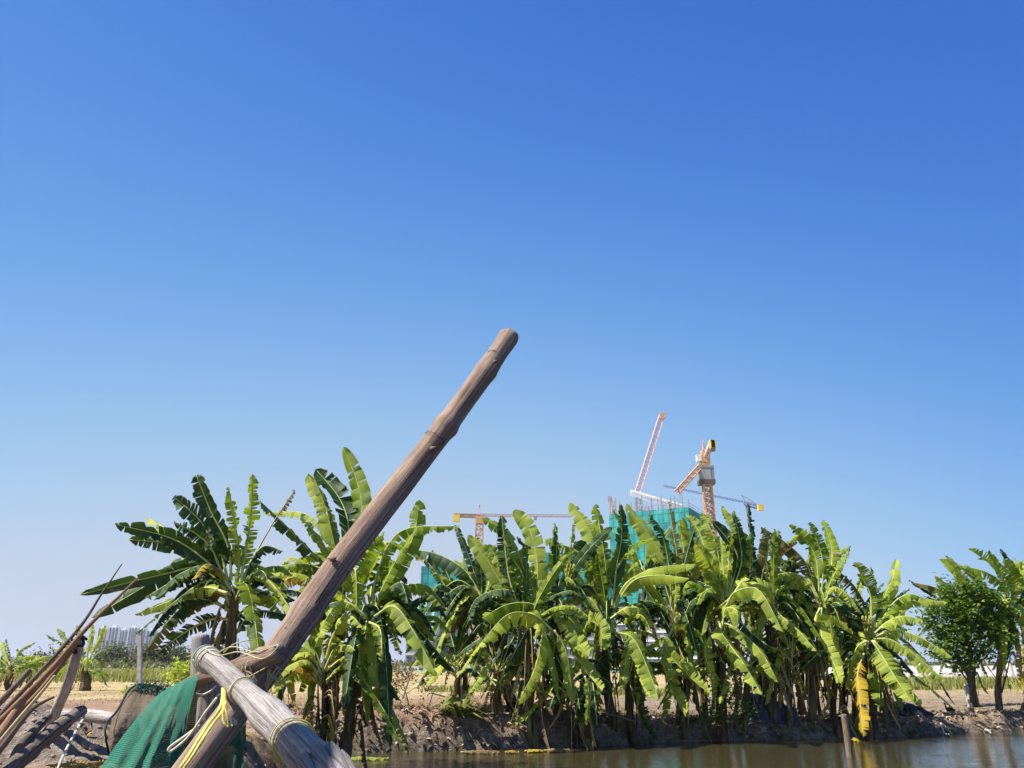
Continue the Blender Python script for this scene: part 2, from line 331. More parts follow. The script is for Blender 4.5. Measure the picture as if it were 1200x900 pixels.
# ---------------------------------------------------------------- banana plants
def interp(P, n):
    """smooth curve through the given points"""
    P = [Vector(p) for p in P]
    if len(P) == 2: P = [P[0], (P[0] + P[1]) / 2, P[1]]
    Q = [2 * P[0] - P[1]] + P + [2 * P[-1] - P[-2]]
    segs = len(P) - 1; out = []
    for i in range(n + 1):
        u = i / n * segs; k = min(int(u), segs - 1); t = u - k
        a, b, c, d = Q[k:k + 4]
        out.append(.5 * ((2 * b) + (c - a) * t + (2 * a - 5 * b + 4 * c - d) * t * t + (3 * b - a - 3 * c + d) * t ** 3))
    return out
def leaf_mb(P, width, f=None, droop=.55, tear=.5, rng=random, pet=.14, rib=.019, NU=None):
    """one banana leaf: rib tube (material 1) and two torn half blades (material 0)"""
    n = 44; C = interp(P, n); mb = MB(); cpos = Vector((0, 0, CH))
    T = []; NN = []; prev = None
    D = C[-1] - C[0]; Dh = Vector((D.x, D.y, 0)); Dh = Dh.normalized() if Dh.length > .05 else Vector((0, -1, 0))
    Sfix = Dh.cross(Vector((0, 0, 1))).normalized()
    for i in range(n + 1):
        t = (C[min(i + 1, n)] - C[max(i - 1, 0)]).normalized(); T.append(t)
        if f is None:
            S = (Sfix - t * Sfix.dot(t)).normalized(); Nn = S.cross(t).normalized()
            if prev is None and Nn.z < 0 and abs(t.z) < .7: Nn = -Nn
        else:
            V = (C[i] - cpos).normalized(); Vp = (V - t * V.dot(t)).normalized(); U = t.cross(Vp).normalized()
            if prev is None and U.z < 0: U = -U
            if prev is not None and U.dot(prev_u) < 0: U = -U
            prev_u = U
            Nn = (-Vp * math.cos(f) + U * math.sin(f)).normalized()
        if prev is not None and f is None and Nn.dot(prev) < 0: Nn = -Nn
        prev = Nn; NN.append(Nn)
    tw = rng.uniform(-.25, .25)
    for i in range(n + 1):
        NN[i] = (Matrix.Rotation(tw * (i / n), 3, T[i]) @ NN[i])
    Ltot = sum((C[i + 1] - C[i]).length for i in range(n))
    def at(t):
        t = min(max(t, 0), 1) * n; k = min(int(t), n - 1); a = t - k
        return C[k].lerp(C[k + 1], a), T[k].lerp(T[k + 1], a).normalized(), NN[k].lerp(NN[k + 1], a).normalized()
    # petiole and rib
    rs = [rib * (1.25 - 1.05 * (i / n) ** .8) for i in range(0, n + 1, 2)]
    mb.tube([C[i] - NN[i] * rs[i // 2] * .8 for i in range(0, n + 1, 2)], rs, 5, 1)
    shp = rng.uniform(5, 9)
    def prof(s): return width / 2 * min(1, (s / .16) ** .65 if s > 0 else 0) * max(0, 1 - s ** shp) ** .55 * (1 - .18 * s)
    for side in (-1, 1):
        # tear positions
        s = 0; cuts = [0]; mean = (.095 - .062 * tear)
        while s < 1:
            s += mean * rng.uniform(.35, 1.7); cuts.append(min(s, 1))
        if len(cuts) > 2 and cuts[-1] - cuts[-2] < .02: cuts.pop(-2)
        ph = rng.uniform(0, 6); gs = [0 if rng.random() < .62 - .35 * tear else rng.uniform(.1, .75) * (.35 + .65 * tear) for _ in cuts]; gs[0] = gs[-1] = 0
        dro = droop + rng.gauss(0, .05); crv = rng.uniform(.1, .5) + .35 * droop; short = 1
        for j, (s0, s1) in enumerate(zip(cuts[:-1], cuts[1:])):
            gl, gr = gs[j], gs[j + 1]
            ds = s1 - s0; ks = max(2, int(ds / .05) + 1); kc = 4
            if gl: dro = droop + rng.gauss(0, .07 + .17 * tear); crv = rng.uniform(.1, .5) + .35 * droop; short = 1 - (rng.random() ** 3) * .35 * tear
            skew = .035
            if gl and rng.random() < .10 * tear: dro += .6
            conv = rng.uniform(.3, 1) * .055 * min(1, ds / .045); rs_ = rng.random(); tilt = rng.gauss(0, .50) if gl and gr else rng.gauss(0, .16)
            vs = []; at_ = []; uv = []; fs = []; sm = (s0 + s1) / 2
            for a in range(ks + 1):
                for c in range(kc + 1):
                    cc = c / kc; w0 = s0 + ds * a / ks
                    ss = w0 + (gl * (1 - a / ks) - gr * (a / ks)) * .5 * ds * cc ** 1.3
                    tt = pet + (1 - pet) * min(1, ss + skew * cc * (1 - ss) * .8)
                    pos, tg, nn = at(tt); sd = tg.cross(nn).normalized() * side
                    wl = prof(w0) * short
                    # integrate the curved cross-section
                    x = 0; y = 0; st = 4
                    for k in range(st):
                        q = (k + .5) / st * cc; an = dro + crv * q
                        x += math.cos(an) * wl * cc / st; y -= math.sin(an) * wl * cc / st
                    u = (a / ks - .5)
                    y += (math.sin(math.pi * a / ks) * conv + u * tilt * ds * 1.6) * cc * width * 1.4
                    y += .012 * math.sin(ss * 38 + ph) * cc
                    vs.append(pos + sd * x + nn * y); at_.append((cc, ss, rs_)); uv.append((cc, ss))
            for a in range(ks):
                for c in range(kc):
                    i0 = a * (kc + 1) + c; qd = (i0, i0 + 1, i0 + kc + 2, i0 + kc + 1)
                    fs.append(qd if side > 0 else qd[::-1])
            mb.add(vs, fs, 0, uv, at_)
    return mb

PLANTS = []
WK = 1.18
def banana(name, label, base, crown, Y, leaves, group='banana plants along the far bank', fill=8, stem_r=.10, seed=1, fl=1.5, skirt=5, kinds='ggddb', bunch=None, dead=2, drp=4, up=0, crownz=None, ftop=.35, base_dy=0.):
    rng = random.Random(seed * 101 + 7)
    px_b = base; Yb = Y + base_dy; X = GX(px_b, Yb, .6); z0 = hz(X, Yb) - .08
    o = Vector((X, Yb, z0)); c = W(crown[0], crown[1], Y)
    root = empty(name, o, label, 'banana plant', group)
    # pseudostem
    pts = [o, o.lerp(c, .35) + Vector((rng.uniform(-.10, .10), rng.uniform(-.1, .1), 0)), o.lerp(c, .7) + Vector((rng.uniform(-.08, .08), 0, 0)), c]
    P = interp([p - o for p in pts], 14); mb = MB()
    mb.tube(P, [stem_r * (1.15 - .6 * (i / 14) ** .8) for i in range(15)], 12, 0, True, .35, seed, 9)
    # overlapping old leaf sheaths
    for k in range(7):
        a = rng.uniform(0, 6.28); i0 = rng.randint(0, 8); d = Vector((math.cos(a), math.sin(a), 0)); rr = stem_r * 1.15
        top = P[min(14, i0 + 5)] + d * (rr + rng.uniform(0, .05)); lo = P[i0] + d * rr; tg = Vector((-d.y, d.x, 0)); w = rng.uniform(.03, .07)
        mid = lo.lerp(top, .5) + d * .01
        mb.add([lo - tg * w, lo + tg * w, mid - tg * w * .8, mid + tg * w * .8, top - tg * w * .3, top + tg * w * .2], [(0,1,3,2), (2,3,5,4)])
    mb.build('pseudostem', [STEM], root, True)
    def put(P3, w, f, kd, droop, tear, pet=.14, rib=.016, nm='leaf'):
        mb = leaf_mb(P3, w, f, droop, tear, rng, pet, rib)
        mb.v = [(x - o.x, y - o.y, z - o.z) for x, y, z in mb.v]
        mb.build(nm, [LEAF[kd], RIBY if kd in 'nyrp' else RIB], root, True)
    for L in leaves:
        pts2, wpx = L[0], L[1]; kd = L[2] if len(L) > 2 else 'g'; fdeg = L[3] if len(L) > 3 else None
        k = L[4] if len(L) > 4 else {}
        dy = k.get('dy', rng.uniform(-.45, .45)); y0 = k.get('y0', -.6 if kd == 'b' and pts2[-1][1] > crown[1] - 20 else 0)
        P3 = []
        m = len(pts2)
        for i, (px, py) in enumerate(pts2):
            t = i / (m - 1); P3.append(W(px, py, Y + y0 + dy * t * t ** .3))
        wm = wpx * k.get('wk', WK * (.86 if kd == 'b' else 1)) / F * (Y * 1.0)
        if fdeg is None: fdeg = rng.choice((25, 40, 55, 60, 70))
        put(P3, wm, rad(fdeg + rng.uniform(-6, 6)), kd, k.get('dr', .45 if 90 > fdeg > 30 else .25), k.get('tear', rng.uniform(.35, .95)), k.get('pet', .12), .021)
    # unseen-side and inner leaves
    for k in range(fill):
        az = rng.uniform(-.15 * math.pi, 1.15 * math.pi) if rng.random() < .7 else rng.uniform(0, 2 * math.pi); L = fl * rng.uniform(.8, 1.2); el = rng.uniform(.1, 1.0) + ftop * rng.random()
        d = Vector((math.cos(az), math.sin(az) * .8, 0)); p0 = c - Vector((0, 0, rng.uniform(0, .45)))
        p1 = p0 + (d * math.cos(el) + Vector((0, 0, math.sin(el)))) * L * .42
        p2 = p1 + d * L * .36 + Vector((0, 0, L * (.18 - .42 * rng.random()))); p3 = p2 + d * L * .20 - Vector((0, 0, L * rng.uniform(.05, .38)))
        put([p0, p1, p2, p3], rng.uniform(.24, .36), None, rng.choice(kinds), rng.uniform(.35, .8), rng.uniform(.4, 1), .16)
    for k in range(up):      # young upright leaves fanning from the crown
        a = (k + .5) / up * 2 - 1 + rng.uniform(-.2, .2); L = rng.uniform(1.35, 2.05); d = Vector((math.sin(a * .75), rng.uniform(-.35, .35), math.cos(a * .75))).normalized()
        p0 = c - Vector((0, 0, .15)); p3 = p0 + d * L; bend = Vector((math.copysign(.16, a), 0, -.05)) * abs(a)
        put([p0, p0 + d * L * .35 - bend * .4, p0 + d * L * .7, p3 + bend], rng.uniform(.24, .34), rad(rng.choice((20, 30, 50, 65, 130, 150))), rng.choice('ggbdd'), rng.uniform(.1, .4), rng.uniform(.2, .9), .12)
    # long leaves arching over and hanging down, most of them on the open side facing the water
    for k in range(drp):
        az = rng.uniform(math.pi * 1.02, math.pi * 1.98) if rng.random() < .75 else rng.uniform(0, math.pi); H = c.z - z0
        d = Vector((math.cos(az), math.sin(az) * .8, 0)); p0 = c - Vector((0, 0, rng.uniform(0, .3))); out = rng.uniform(.8, 1.5); dz = rng.uniform(.25, .62) * H
        p1 = p0 + d * out * .32 + Vector((0, 0, .22)); p2 = p0 + d * out * .72 - Vector((0, 0, dz * .28)); p3 = p0 + d * out * 1.05 - Vector((0, 0, dz)); p3.z = max(p3.z, .42); p2.z = max(p2.z, p3.z + .25)
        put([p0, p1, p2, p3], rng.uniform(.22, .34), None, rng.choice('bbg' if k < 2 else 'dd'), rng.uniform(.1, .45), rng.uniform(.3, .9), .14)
    # dry leaves hanging down the stem
    for k in range(skirt):
        az = rng.uniform(0, 2 * math.pi); d = Vector((math.cos(az), math.sin(az), 0)); t = rng.uniform(.35, .95)
        p0 = o.lerp(c, t) + d * stem_r * .7; L = rng.uniform(.4, max(.5, min(1.2, (c.z - z0) * t + .2)))
        p1 = p0 + d * .16 + Vector((0, 0, .03)); p2 = p0 + d * .26 - Vector((0, 0, L * .5)); p3 = p0 + d * rng.uniform(.15, .55) - Vector((0, 0, L))
        put([p0, p1, p2, p3], rng.uniform(.08, .24), None, rng.choice('nnpyr' if k < dead else 'nnpn'), rng.uniform(.9, 1.3), 1.0, .1, .012, 'dead_leaf')
    if bunch:
        bp = W(bunch[0], bunch[1], Y + bunch[2]) - o; mb = MB(); cb = c - o
        mb.tube(interp([cb, cb.lerp(bp, .5) + Vector((0, 0, .18)), bp + Vector((0, 0, .2)), bp - Vector((0, 0, .3))], 10), .018, 6)
        for tier in range(5):
            zt = bp.z + .2 - tier * .095
            for j in range(9):
                a = j / 9 * 6.28 + tier * .4; d = Vector((math.cos(a), math.sin(a), 0)); q = Vector((bp.x, bp.y, zt)); rr = .075 - .006 * tier
                mb.tube([q + d * .02, q + d * rr, q + d * (rr + .035) + Vector((0, 0, .05)), q + d * (rr + .03) + Vector((0, 0, .11))], [.008, .019, .018, .007], 6)
        mb.build('banana_bunch', FRUIT, root, True)
    PLANTS.append(root); return root

def U(*a): return dict(a)
K = dict
WK = 1.3
banana('banana_plant', 'large dark leaved banana plant at left, fanning out over the lashed posts', 272, (276, 690), 11.3, [
 ([(272,680),(268,640),(248,600),(230,556)], 26, 'd', 150), ([(268,680),(258,645),(235,610),(204,582)], 26, 'd', 140),
 ([(266,685),(250,645),(230,625),(203,612)], 20, 'd', 130, K(tear=1)), ([(264,680),(240,655),(200,630),(134,614)], 22, 'd', 155, K(tear=.5)),
 ([(264,680),(250,655),(205,638),(151,632)], 22, 'd', 150, K(tear=.5)), ([(266,680),(245,645),(205,625),(172,606)], 22, 'b', 40, K(dy=.8)),
 ([(264,690),(235,665),(190,673),(93,697)], 18, 'd', 155, K(tear=.5)), ([(268,688),(235,658),(190,676),(107,724)], 26, 'd', 30, K(tear=.3, dr=.3)),
 ([(266,694),(240,688),(205,702),(158,720)], 22, 'b', 35, K(dy=.8)), ([(270,700),(245,697),(205,722),(170,763)], 22, 'r', 40, K(dr=.5)),
 ([(268,690),(240,670),(205,680),(170,700)], 24, 'd', 75, K(dr=.7)), ([(268,695),(235,690),(212,712),(190,735)], 24, 'd', 65, K(dr=.6)), ([(266,685),(240,650),(215,655),(190,668)], 24, 'g', 60), ([(268,690),(250,668),(228,690),(214,716)], 26, 'd', 50),
 ([(272,725),(245,726),(212,744),(178,770)], 18, 'd', 150, K(tear=1)), ([(280,688),(287,645),(294,600),(296,555)], 20, 'g', 140, K(tear=1)),
 ([(278,685),(281,650),(275,610),(268,570)], 17, 'g', 40), ([(282,700),(288,668),(308,640),(332,646)], 20, 'd', 70, K(dr=.8)),
 ([(284,700),(291,665),(318,615),(345,574)], 11, 'n', 60, K(pet=.75, tear=1)), ([(272,745),(300,716),(345,722)], 18, 'd', 60),
 ([(272,700),(262,730),(250,760),(262,800)], 24, 'd', 80), ([(278,705),(300,690),(315,700),(330,720)], 20, 'g', 60), ([(272,690),(258,668),(240,662),(225,680)], 20, 'y', 55, K(wk=1))
 ], group='banana plants on the left shore', drp=3, fill=18, seed=3, fl=1.1, kinds='ddddg', skirt=6, ftop=.1)
WK = 1.18
banana('banana_plant', 'tall banana plant behind the leaning brown pole, two leaves rising highest', 397, (402, 668), 13.4, [
 ([(412,665),(424,610),(420,570),(402,523)], 24, 'g', 20, K(tear=.15)), ([(402,668),(408,620),(398,585),(370,550)], 32, 'd', 140, K(tear=.3)),
 ([(398,665),(388,620),(380,590),(361,556)], 28, 'b', 30, K(tear=.3, dy=.4)), ([(398,665),(385,625),(355,601),(308,600)], 22, 'b', 62, K(tear=.8, dr=.6)),
 ([(396,672),(370,650),(340,620),(304,586)], 28, 'd', 110), ([(405,675),(430,640),(450,625)], 24, 'g', 60),
 ([(398,680),(375,665),(345,664),(318,682)], 30, 'g', 60), ([(396,690),(350,675),(325,690),(338,716)], 22, 'y', 50), ([(400,690),(370,700),(345,745)], 24, 'g', 50)
 ], group='banana plants on the left shore', fill=24, up=2, seed=5, fl=1.5, kinds='ggbbd', skirt=6, ftop=.2)
banana('banana_plant', 'banana plant with pale exposed petioles right of the leaning brown pole', 392, (432, 722), 13.0, [
 ([(434,722),(441,672),(470,622),(539,616)], 22, 'g', 62, K(tear=.9, dr=.7)), ([(438,720),(462,668),(484,630),(492,586)], 24, 'g', 20, K(tear=.5)),
 ([(436,716),(462,690),(498,685),(521,708)], 32, 'g', 60, K(dr=.7)), ([(438,718),(465,706),(495,742),(534,788)], 28, 'd', 120, K(tear=.3)),
 ([(438,722),(462,710),(485,740),(512,792)], 30, 'b', 35, K(tear=.4, dy=-.4)), ([(436,724),(456,716),(464,742),(470,768)], 20, 'g', 50),
 ([(434,728),(440,745),(450,785),(470,822)], 24, 'd', 60), ([(430,735),(420,760),(423,800),(430,849)], 26, 'b', 65, K(dr=1.0)),
 ([(432,728),(446,738),(448,775)], 20, 'b', 40), ([(432,715),(425,690),(440,655),(452,640)], 26, 'g', 40), ([(430,722),(405,705),(385,720),(368,760)], 26, 'b', 45)
 ], group='banana plants on the left shore', fill=26, up=2, seed=7, fl=1.3, kinds='ggbbd', skirt=11, dead=5, ftop=.1)
banana('banana_plant', 'short banana plant with yellowing lower leaves at the foot of the brown pole', 372, (380, 775), 12.6, [
 ([(382,775),(372,740),(352,715),(330,712)], 24, 'g', 50), ([(380,775),(392,740),(410,722),(425,735)], 24, 'b', 50), ([(378,780),(350,765),(335,790),(345,830)], 16, 'y', 40),
 ([(385,780),(405,765),(412,800),(404,842)], 16, 'y', 50), ([(382,785),(365,800),(362,850)], 12, 'n', 50), ([(386,780),(395,800),(392,850)], 14, 'n', 50)
 ], group='banana plants on the left shore', fill=22, seed=9, fl=.9, kinds='ggbby', skirt=20, dead=8, stem_r=.065, ftop=0)
banana('banana_plant', 'shaded banana plant in front of the green netted block, left of the orange crane', 606, (566, 700), 17.6, [
 ([(566,700),(545,668),(515,650),(482,643)], 28, 'd', 62, K(tear=.4, dr=.6)), ([(566,700),(540,680),(520,690),(500,716)], 28, 'd', 60, K(dr=.8)),
 ([(566,700),(545,690),(505,668)], 22, 'g', 110), ([(570,705),(545,715),(520,746)], 28, 'r', 100), ([(572,712),(556,735),(530,776)], 24, 'd', 110),
 ([(566,700),(530,700),(495,688),(468,690)], 24, 'd', 70)
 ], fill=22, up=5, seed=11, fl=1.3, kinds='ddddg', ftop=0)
banana('banana_plant', 'banana plant with bright crimped upright leaves below the orange tower crane', 625, (618, 725), 16.9, [
 ([(612,715),(592,690),(570,655),(548,627)], 24, 'b', 25, K(tear=.05)), ([(615,720),(600,690),(585,660),(572,638)], 30, 'b', 20, K(tear=.15)),
 ([(612,720),(598,680),(592,640),(588,604)], 20, 'd', 140, K(tear=.9)), ([(620,715),(612,660),(595,625),(565,607)], 22, 'g', 50),
 ([(624,715),(630,670),(622,625),(602,598)], 26, 'b', 25, K(tear=.2)), ([(630,722),(633,690),(630,645)], 14, 'g', 60),
 ([(628,725),(625,690),(610,668),(597,650)], 24, 'g', 30), ([(645,728),(625,708),(595,708),(565,724)], 36, 'g', 48, K(tear=.7, dr=.7, dy=-.5)),
 ([(648,738),(625,720),(595,720),(564,752)], 36, 'b', 48, K(tear=.7, dr=.8, dy=-.8)), ([(642,730),(620,735),(608,755),(598,774)], 34, 'd', 50, K(dr=.9)),
 ([(636,735),(632,765),(622,795),(604,826)], 22, 'b', 40, K(tear=.2)), ([(646,735),(650,760),(640,792)], 20, 'g', 40),
 ([(650,738),(664,765),(672,824)], 18, 'b', 40, K(tear=.4)), ([(622,735),(605,765),(586,813)], 18, 'g', 45), ([(620,700),(590,690),(560,700),(548,720)], 24, 'd', 70),
 ([(630,700),(600,690),(580,688)], 24, 'd', 100)
 ], fill=22, up=3, seed=13, fl=1.3, kinds='ddddg', skirt=18, dead=4, stem_r=.075, ftop=.1)
banana('banana_plant', 'banana plant whose brown flower stalk stands right of the bright crimped leaves', 655, (654, 690), 17.4, [
 ([(654,690),(650,660),(655,640),(640,632)], 20, 'g', 60), ([(654,690),(665,655),(668,640),(672,612)], 14, 'g', 120, K(tear=1)),
 ([(652,690),(650,660),(652,640),(651,612)], 12, 'g', 40), ([(656,700),(665,725),(690,765)], 30, 'b', 30, K(tear=.2)), ([(656,700),(640,705),(632,740)], 22, 'g', 40)
 ], fill=16, up=3, seed=15, fl=1.0, kinds='ggdd', skirt=11, ftop=0, bunch=(668,678,-.2), stem_r=.085)
banana('banana_plant', 'banana plant with upright leaves and yellow forked petioles left of the netted tower', 718, (712, 720), 17.7, [
 ([(712,715),(705,660),(690,620),(667,588)], 28, 'b', 30, K(tear=.3)), ([(714,715),(710,665),(705,630),(698,590)], 22, 'g', 25, K(tear=.6)),
 ([(716,715),(722,665),(728,630),(727,590)], 19, 'd', 150, K(tear=.5)), ([(712,715),(704,680),(692,650),(672,637)], 30, 'd', 140, K(tear=.2)),
 ([(710,715),(702,680),(675,645),(638,633)], 28, 'g', 60, K(tear=.8)), ([(716,715),(735,682),(770,665),(816,661)], 26, 'b', 60, K(tear=.5, dr=.6, dy=-.6)),
 ([(716,718),(740,682),(770,674),(808,678)], 26, 'b', 50, K(tear=.4, dr=.7, dy=-.9)), ([(710,718),(692,686),(662,692)], 28, 'd', 60, K(dr=.8)),
 ([(708,725),(690,700),(660,704)], 20, 'b', 50), ([(708,745),(700,712),(690,712),(678,735)], 20, 'b', 50),
 ([(714,725),(735,712),(755,716),(765,735)], 24, 'b', 50), ([(716,740),(742,748),(762,790),(772,820)], 26, 'b', 40, K(tear=.5, dy=-.7)),
 ([(700,740),(680,728),(672,745),(690,770)], 28, 'b', 30, K(tear=.2, dy=-.8)), ([(705,742),(690,728),(702,735),(710,762)], 24, 'b', 30),
 ([(712,755),(672,760),(690,790),(706,810)], 22, 'b', 40, K(dy=-.8)), ([(714,760),(700,780),(716,816)], 24, 'd', 60),
 ([(722,665),(740,640),(765,630)], 20, 'g', 100)
 ], fill=16, up=3, seed=17, fl=1.2, kinds='ddgd', skirt=18, ftop=0, stem_r=.10)
banana('banana_plant', 'young banana plant with drooping dark leaves at the water edge, centre', 686, (686, 790), 16.9, [
 ([(686,795),(680,800),(672,855)], 26, 'd', 50, K(dr=.9)), ([(688,795),(695,800),(700,850)], 24, 'd', 50, K(dr=.8)), ([(686,792),(690,810),(687,850)], 9, 'b', 30)],
 drp=0, fill=5, seed=19, fl=.7, kinds='dg', skirt=3, stem_r=.06, ftop=0)
banana('banana_plant', 'slim banana stem with two low dark leaves in the gap left of the dense clump', 741, (742, 765), 17.6, [
 ([(742,765),(738,800),(750,840),(766,868)], 26, 'd', 60, K(y0=-.2)), ([(742,768),(735,790),(734,830)], 14, 'g', 40), ([(742,765),(752,800),(748,826)], 12, 'g', 60), ([(742,770),(720,765),(705,785)], 18, 'd', 60)],
 drp=2, fill=10, seed=21, fl=.9, kinds='dg', skirt=3, stem_r=.085, ftop=0)
banana('banana_plant', 'banana plant with a long bright leaf across the netted tower top', 800, (790, 715), 18.6, [
 ([(790,712),(785,670),(762,630),(734,590)], 28, 'b', 30, K(tear=.3)), ([(788,710),(784,660),(776,625),(762,603)], 18, 'd', 130, K(tear=.8)),
 ([(794,710),(794,660),(788,620),(783,587)], 13, 'r', 60, K(tear=1)), ([(796,712),(825,670),(822,630),(804,603)], 24, 'b', 40),
 ([(790,715),(800,700),(825,716),(830,740)], 30, 'd', 60), ([(790,718),(780,716),(768,735)], 28, 'd', 60), ([(795,720),(790,740),(800,738),(828,752)], 18, 'b', 55),
 ([(788,735),(780,760),(805,790),(832,814)], 24, 'b', 40, K(tear=.6, dy=-.6)), ([(786,740),(776,770),(790,812),(804,840)], 24, 'b', 40, K(tear=.5, dy=-.6)),
 ([(796,715),(815,665),(812,640),(798,625)], 18, 'y', 50, K(wk=1)), ([(796,712),(800,675),(790,650)], 22, 'g', 60)
 ], fill=24, up=6, seed=23, fl=1.2, kinds='ddddg', skirt=18, ftop=.25, stem_r=.09)
banana('banana_plant', 'densest banana plant in the clump, in front of the crane mast', 842, (850, 700), 18.2, [
 ([(848,700),(842,650),(833,620),(823,600)], 24, 'b', 30), ([(852,700),(862,650),(856,620),(845,593)], 22, 'b', 35, K(tear=.7)),
 ([(854,700),(868,660),(866,630),(860,604)], 19, 'd', 130), ([(856,705),(880,670),(879,630),(876,588)], 15, 'd', 120, K(tear=1)),
 ([(852,700),(864,655),(852,632),(835,611)], 18, 'd', 140, K(tear=.1)), ([(848,705),(838,675),(828,655),(818,640)], 28, 'b', 30, K(tear=.3, dy=-.6)),
 ([(852,705),(870,680),(855,700),(838,714)], 18, 'b', 50), ([(850,710),(862,693),(890,692),(918,741)], 26, 'b', 48, K(tear=.2, dr=.6, dy=-.7)),
 ([(852,710),(880,685),(900,690),(908,708)], 26, 'b', 40, K(tear=.1)), ([(846,735),(850,713),(864,716),(864,737)], 24, 'b', 40, K(tear=.2, dy=-.5)),
 ([(844,730),(848,745),(870,775),(893,814)], 26, 'b', 35, K(tear=.5, dy=-.9)), ([(846,728),(866,738),(893,765),(912,800)], 22, 'b', 60, K(tear=.2, dy=-.7)),
 ([(840,735),(826,760),(832,790),(837,817)], 18, 'b', 40), ([(840,710),(820,700),(812,730),(815,760)], 26, 'd', 50), ([(850,700),(840,670),(836,700)], 20, 'g', 60),
 ([(860,720),(885,745),(905,760)], 22, 'd', 60), ([(850,705),(870,640),(850,640)], 24, 'g', 40), ([(850,705),(835,650),(815,655)], 24, 'd', 60)
 ], fill=30, up=6, seed=25, fl=1.25, kinds='ddddg', skirt=18, ftop=.35, stem_r=.10, bunch=(846,745,-.3))
banana('banana_plant', 'banana plant with broken brown hanging stalks right of the densest plant', 905, (905, 705), 19.0, [
 ([(905,700),(900,672),(912,655),(935,636)], 14, 'n', 60, K(pet=.5, tear=1)), ([(905,705),(895,670),(885,650)], 22, 'd', 70), ([(905,705),(912,718),(935,738),(957,763)], 20, 'b', 35, K(dy=-.7)),
 ([(903,705),(892,690),(900,640),(896,618)], 20, 'r', 60)
 ], fill=26, up=5, seed=27, fl=1.15, kinds='ddddg', skirt=11, ftop=.2, stem_r=.095)
banana('banana_plant', 'banana plant with three upright leaves at the right end of the clump', 948, (962, 705), 19.2, [
 ([(960,700),(956,655),(945,635),(925,615)], 20, 'g', 30, K(tear=.6)), ([(962,700),(964,660),(958,635),(948,612)], 17, 'g', 40, K(tear=.9)),
 ([(966,700),(974,665),(974,640),(964,609)], 17, 'g', 25, K(tear=.5)), ([(958,700),(945,660),(920,635),(892,617)], 24, 'r', 60, K(tear=.9)),
 ([(960,702),(940,675),(915,672),(893,686)], 22, 'b', 55, K(dr=.8)), ([(962,705),(948,680),(930,680),(922,690)], 22, 'b', 50), ([(966,705),(975,688),(992,695),(1010,719)], 22, 'b', 60, K(tear=.8)),
 ([(966,705),(980,672),(1000,685),(1020,717)], 22, 'r', 60, K(tear=1)), ([(970,705),(982,672),(990,655),(996,639)], 5, 'd', 60),
 ([(960,712),(955,728),(975,730),(1000,744)], 20, 'b', 60, K(dy=-.5)), ([(962,712),(963,748),(975,773),(985,801)], 22, 'b', 35, K(tear=.3, dy=-.6)),
 ([(960,708),(940,720),(945,760)], 22, 'd', 60)
 ], fill=24, up=3, seed=29, fl=1.1, kinds='dddgg', skirt=18, dead=4, ftop=.1, stem_r=.095, bunch=(986,722,-.3))
banana('banana_plant', 'banana plant with a long yellow dead leaf hanging to the water behind the stake', 1010, (1022, 745), 19.0, [
 ([(1020,742),(1020,700),(1012,680),(1001,659)], 24, 'g', 40, K(tear=.9)), ([(1022,742),(1028,710),(1024,690),(1019,662)], 10, 'd', 60),
 ([(1024,742),(1034,705),(1044,685),(1051,655)], 21, 'b', 30, K(tear=.2)), ([(1024,742),(1045,705),(1066,689)], 7, 'd', 60),
 ([(1020,742),(1012,715),(998,706),(981,711)], 30, 'd', 60, K(tear=.1)), ([(1024,742),(1040,728),(1060,722),(1082,727)], 22, 'b', 50, K(dr=.5)),
 ([(1024,742),(1045,715),(1075,703),(1110,706)], 18, 'b', 60, K(tear=.2)), ([(1026,745),(1050,738),(1080,748),(1116,771)], 19, 'b', 50, K(dr=.5)),
 ([(1024,748),(1045,750),(1075,770),(1107,797)], 22, 'b', 45, K(tear=.5)), ([(1022,750),(1035,770),(1050,795),(1068,822)], 28, 'b', 30, K(tear=.6, dy=-.7)),
 ([(1024,750),(1042,770),(1062,798),(1081,829)], 18, 'b', 45, K(dy=-.5)), ([(1020,752),(1026,775),(1030,800),(1031,829)], 22, 'g', 35, K(dy=-.6)),
 ([(1016,750),(1004,758),(997,780),(990,809)], 19, 'b', 50), ([(1012,765),(1005,790),(1008,825),(1012,864)], 18, 'y', 35, K(dr=.5, tear=.9, dy=-.8, y0=-.6)),
 ([(1024,742),(1045,708),(1065,696),(1085,702)], 18, 'g', 60), ([(1022,745),(1045,760),(1072,790)], 24, 'd', 90), ([(1020,735),(1035,715),(1045,740)], 24, 'g', 50)
 ], fill=16, up=2, seed=31, fl=1.1, kinds='ggdb', skirt=18, dead=5, ftop=0, stem_r=.09, bunch=(1018,738,-.4))
banana('banana_plant', 'banana plant rising behind the round leafy tree on the right', 1142, (1134, 728), 24.5, [
 ([(1132,725),(1128,695),(1115,672),(1100,655)], 19, 'g', 50), ([(1134,725),(1132,690),(1120,668),(1107,651)], 16, 'b', 40),
 ([(1136,725),(1148,695),(1138,675),(1122,664)], 18, 'g', 50), ([(1130,725),(1120,700),(1110,688),(1097,675)], 17, 'g', 110), ([(1130,725),(1112,700),(1095,688),(1070,683)], 17, 'r', 60, K(tear=.2)),
 ([(1130,728),(1100,705),(1070,702),(1050,712)], 20, 'g', 60)
 ], group='banana plants at the right edge', fill=12, up=5, seed=33, fl=1.3, kinds='dg', skirt=4, ftop=0, stem_r=.095)
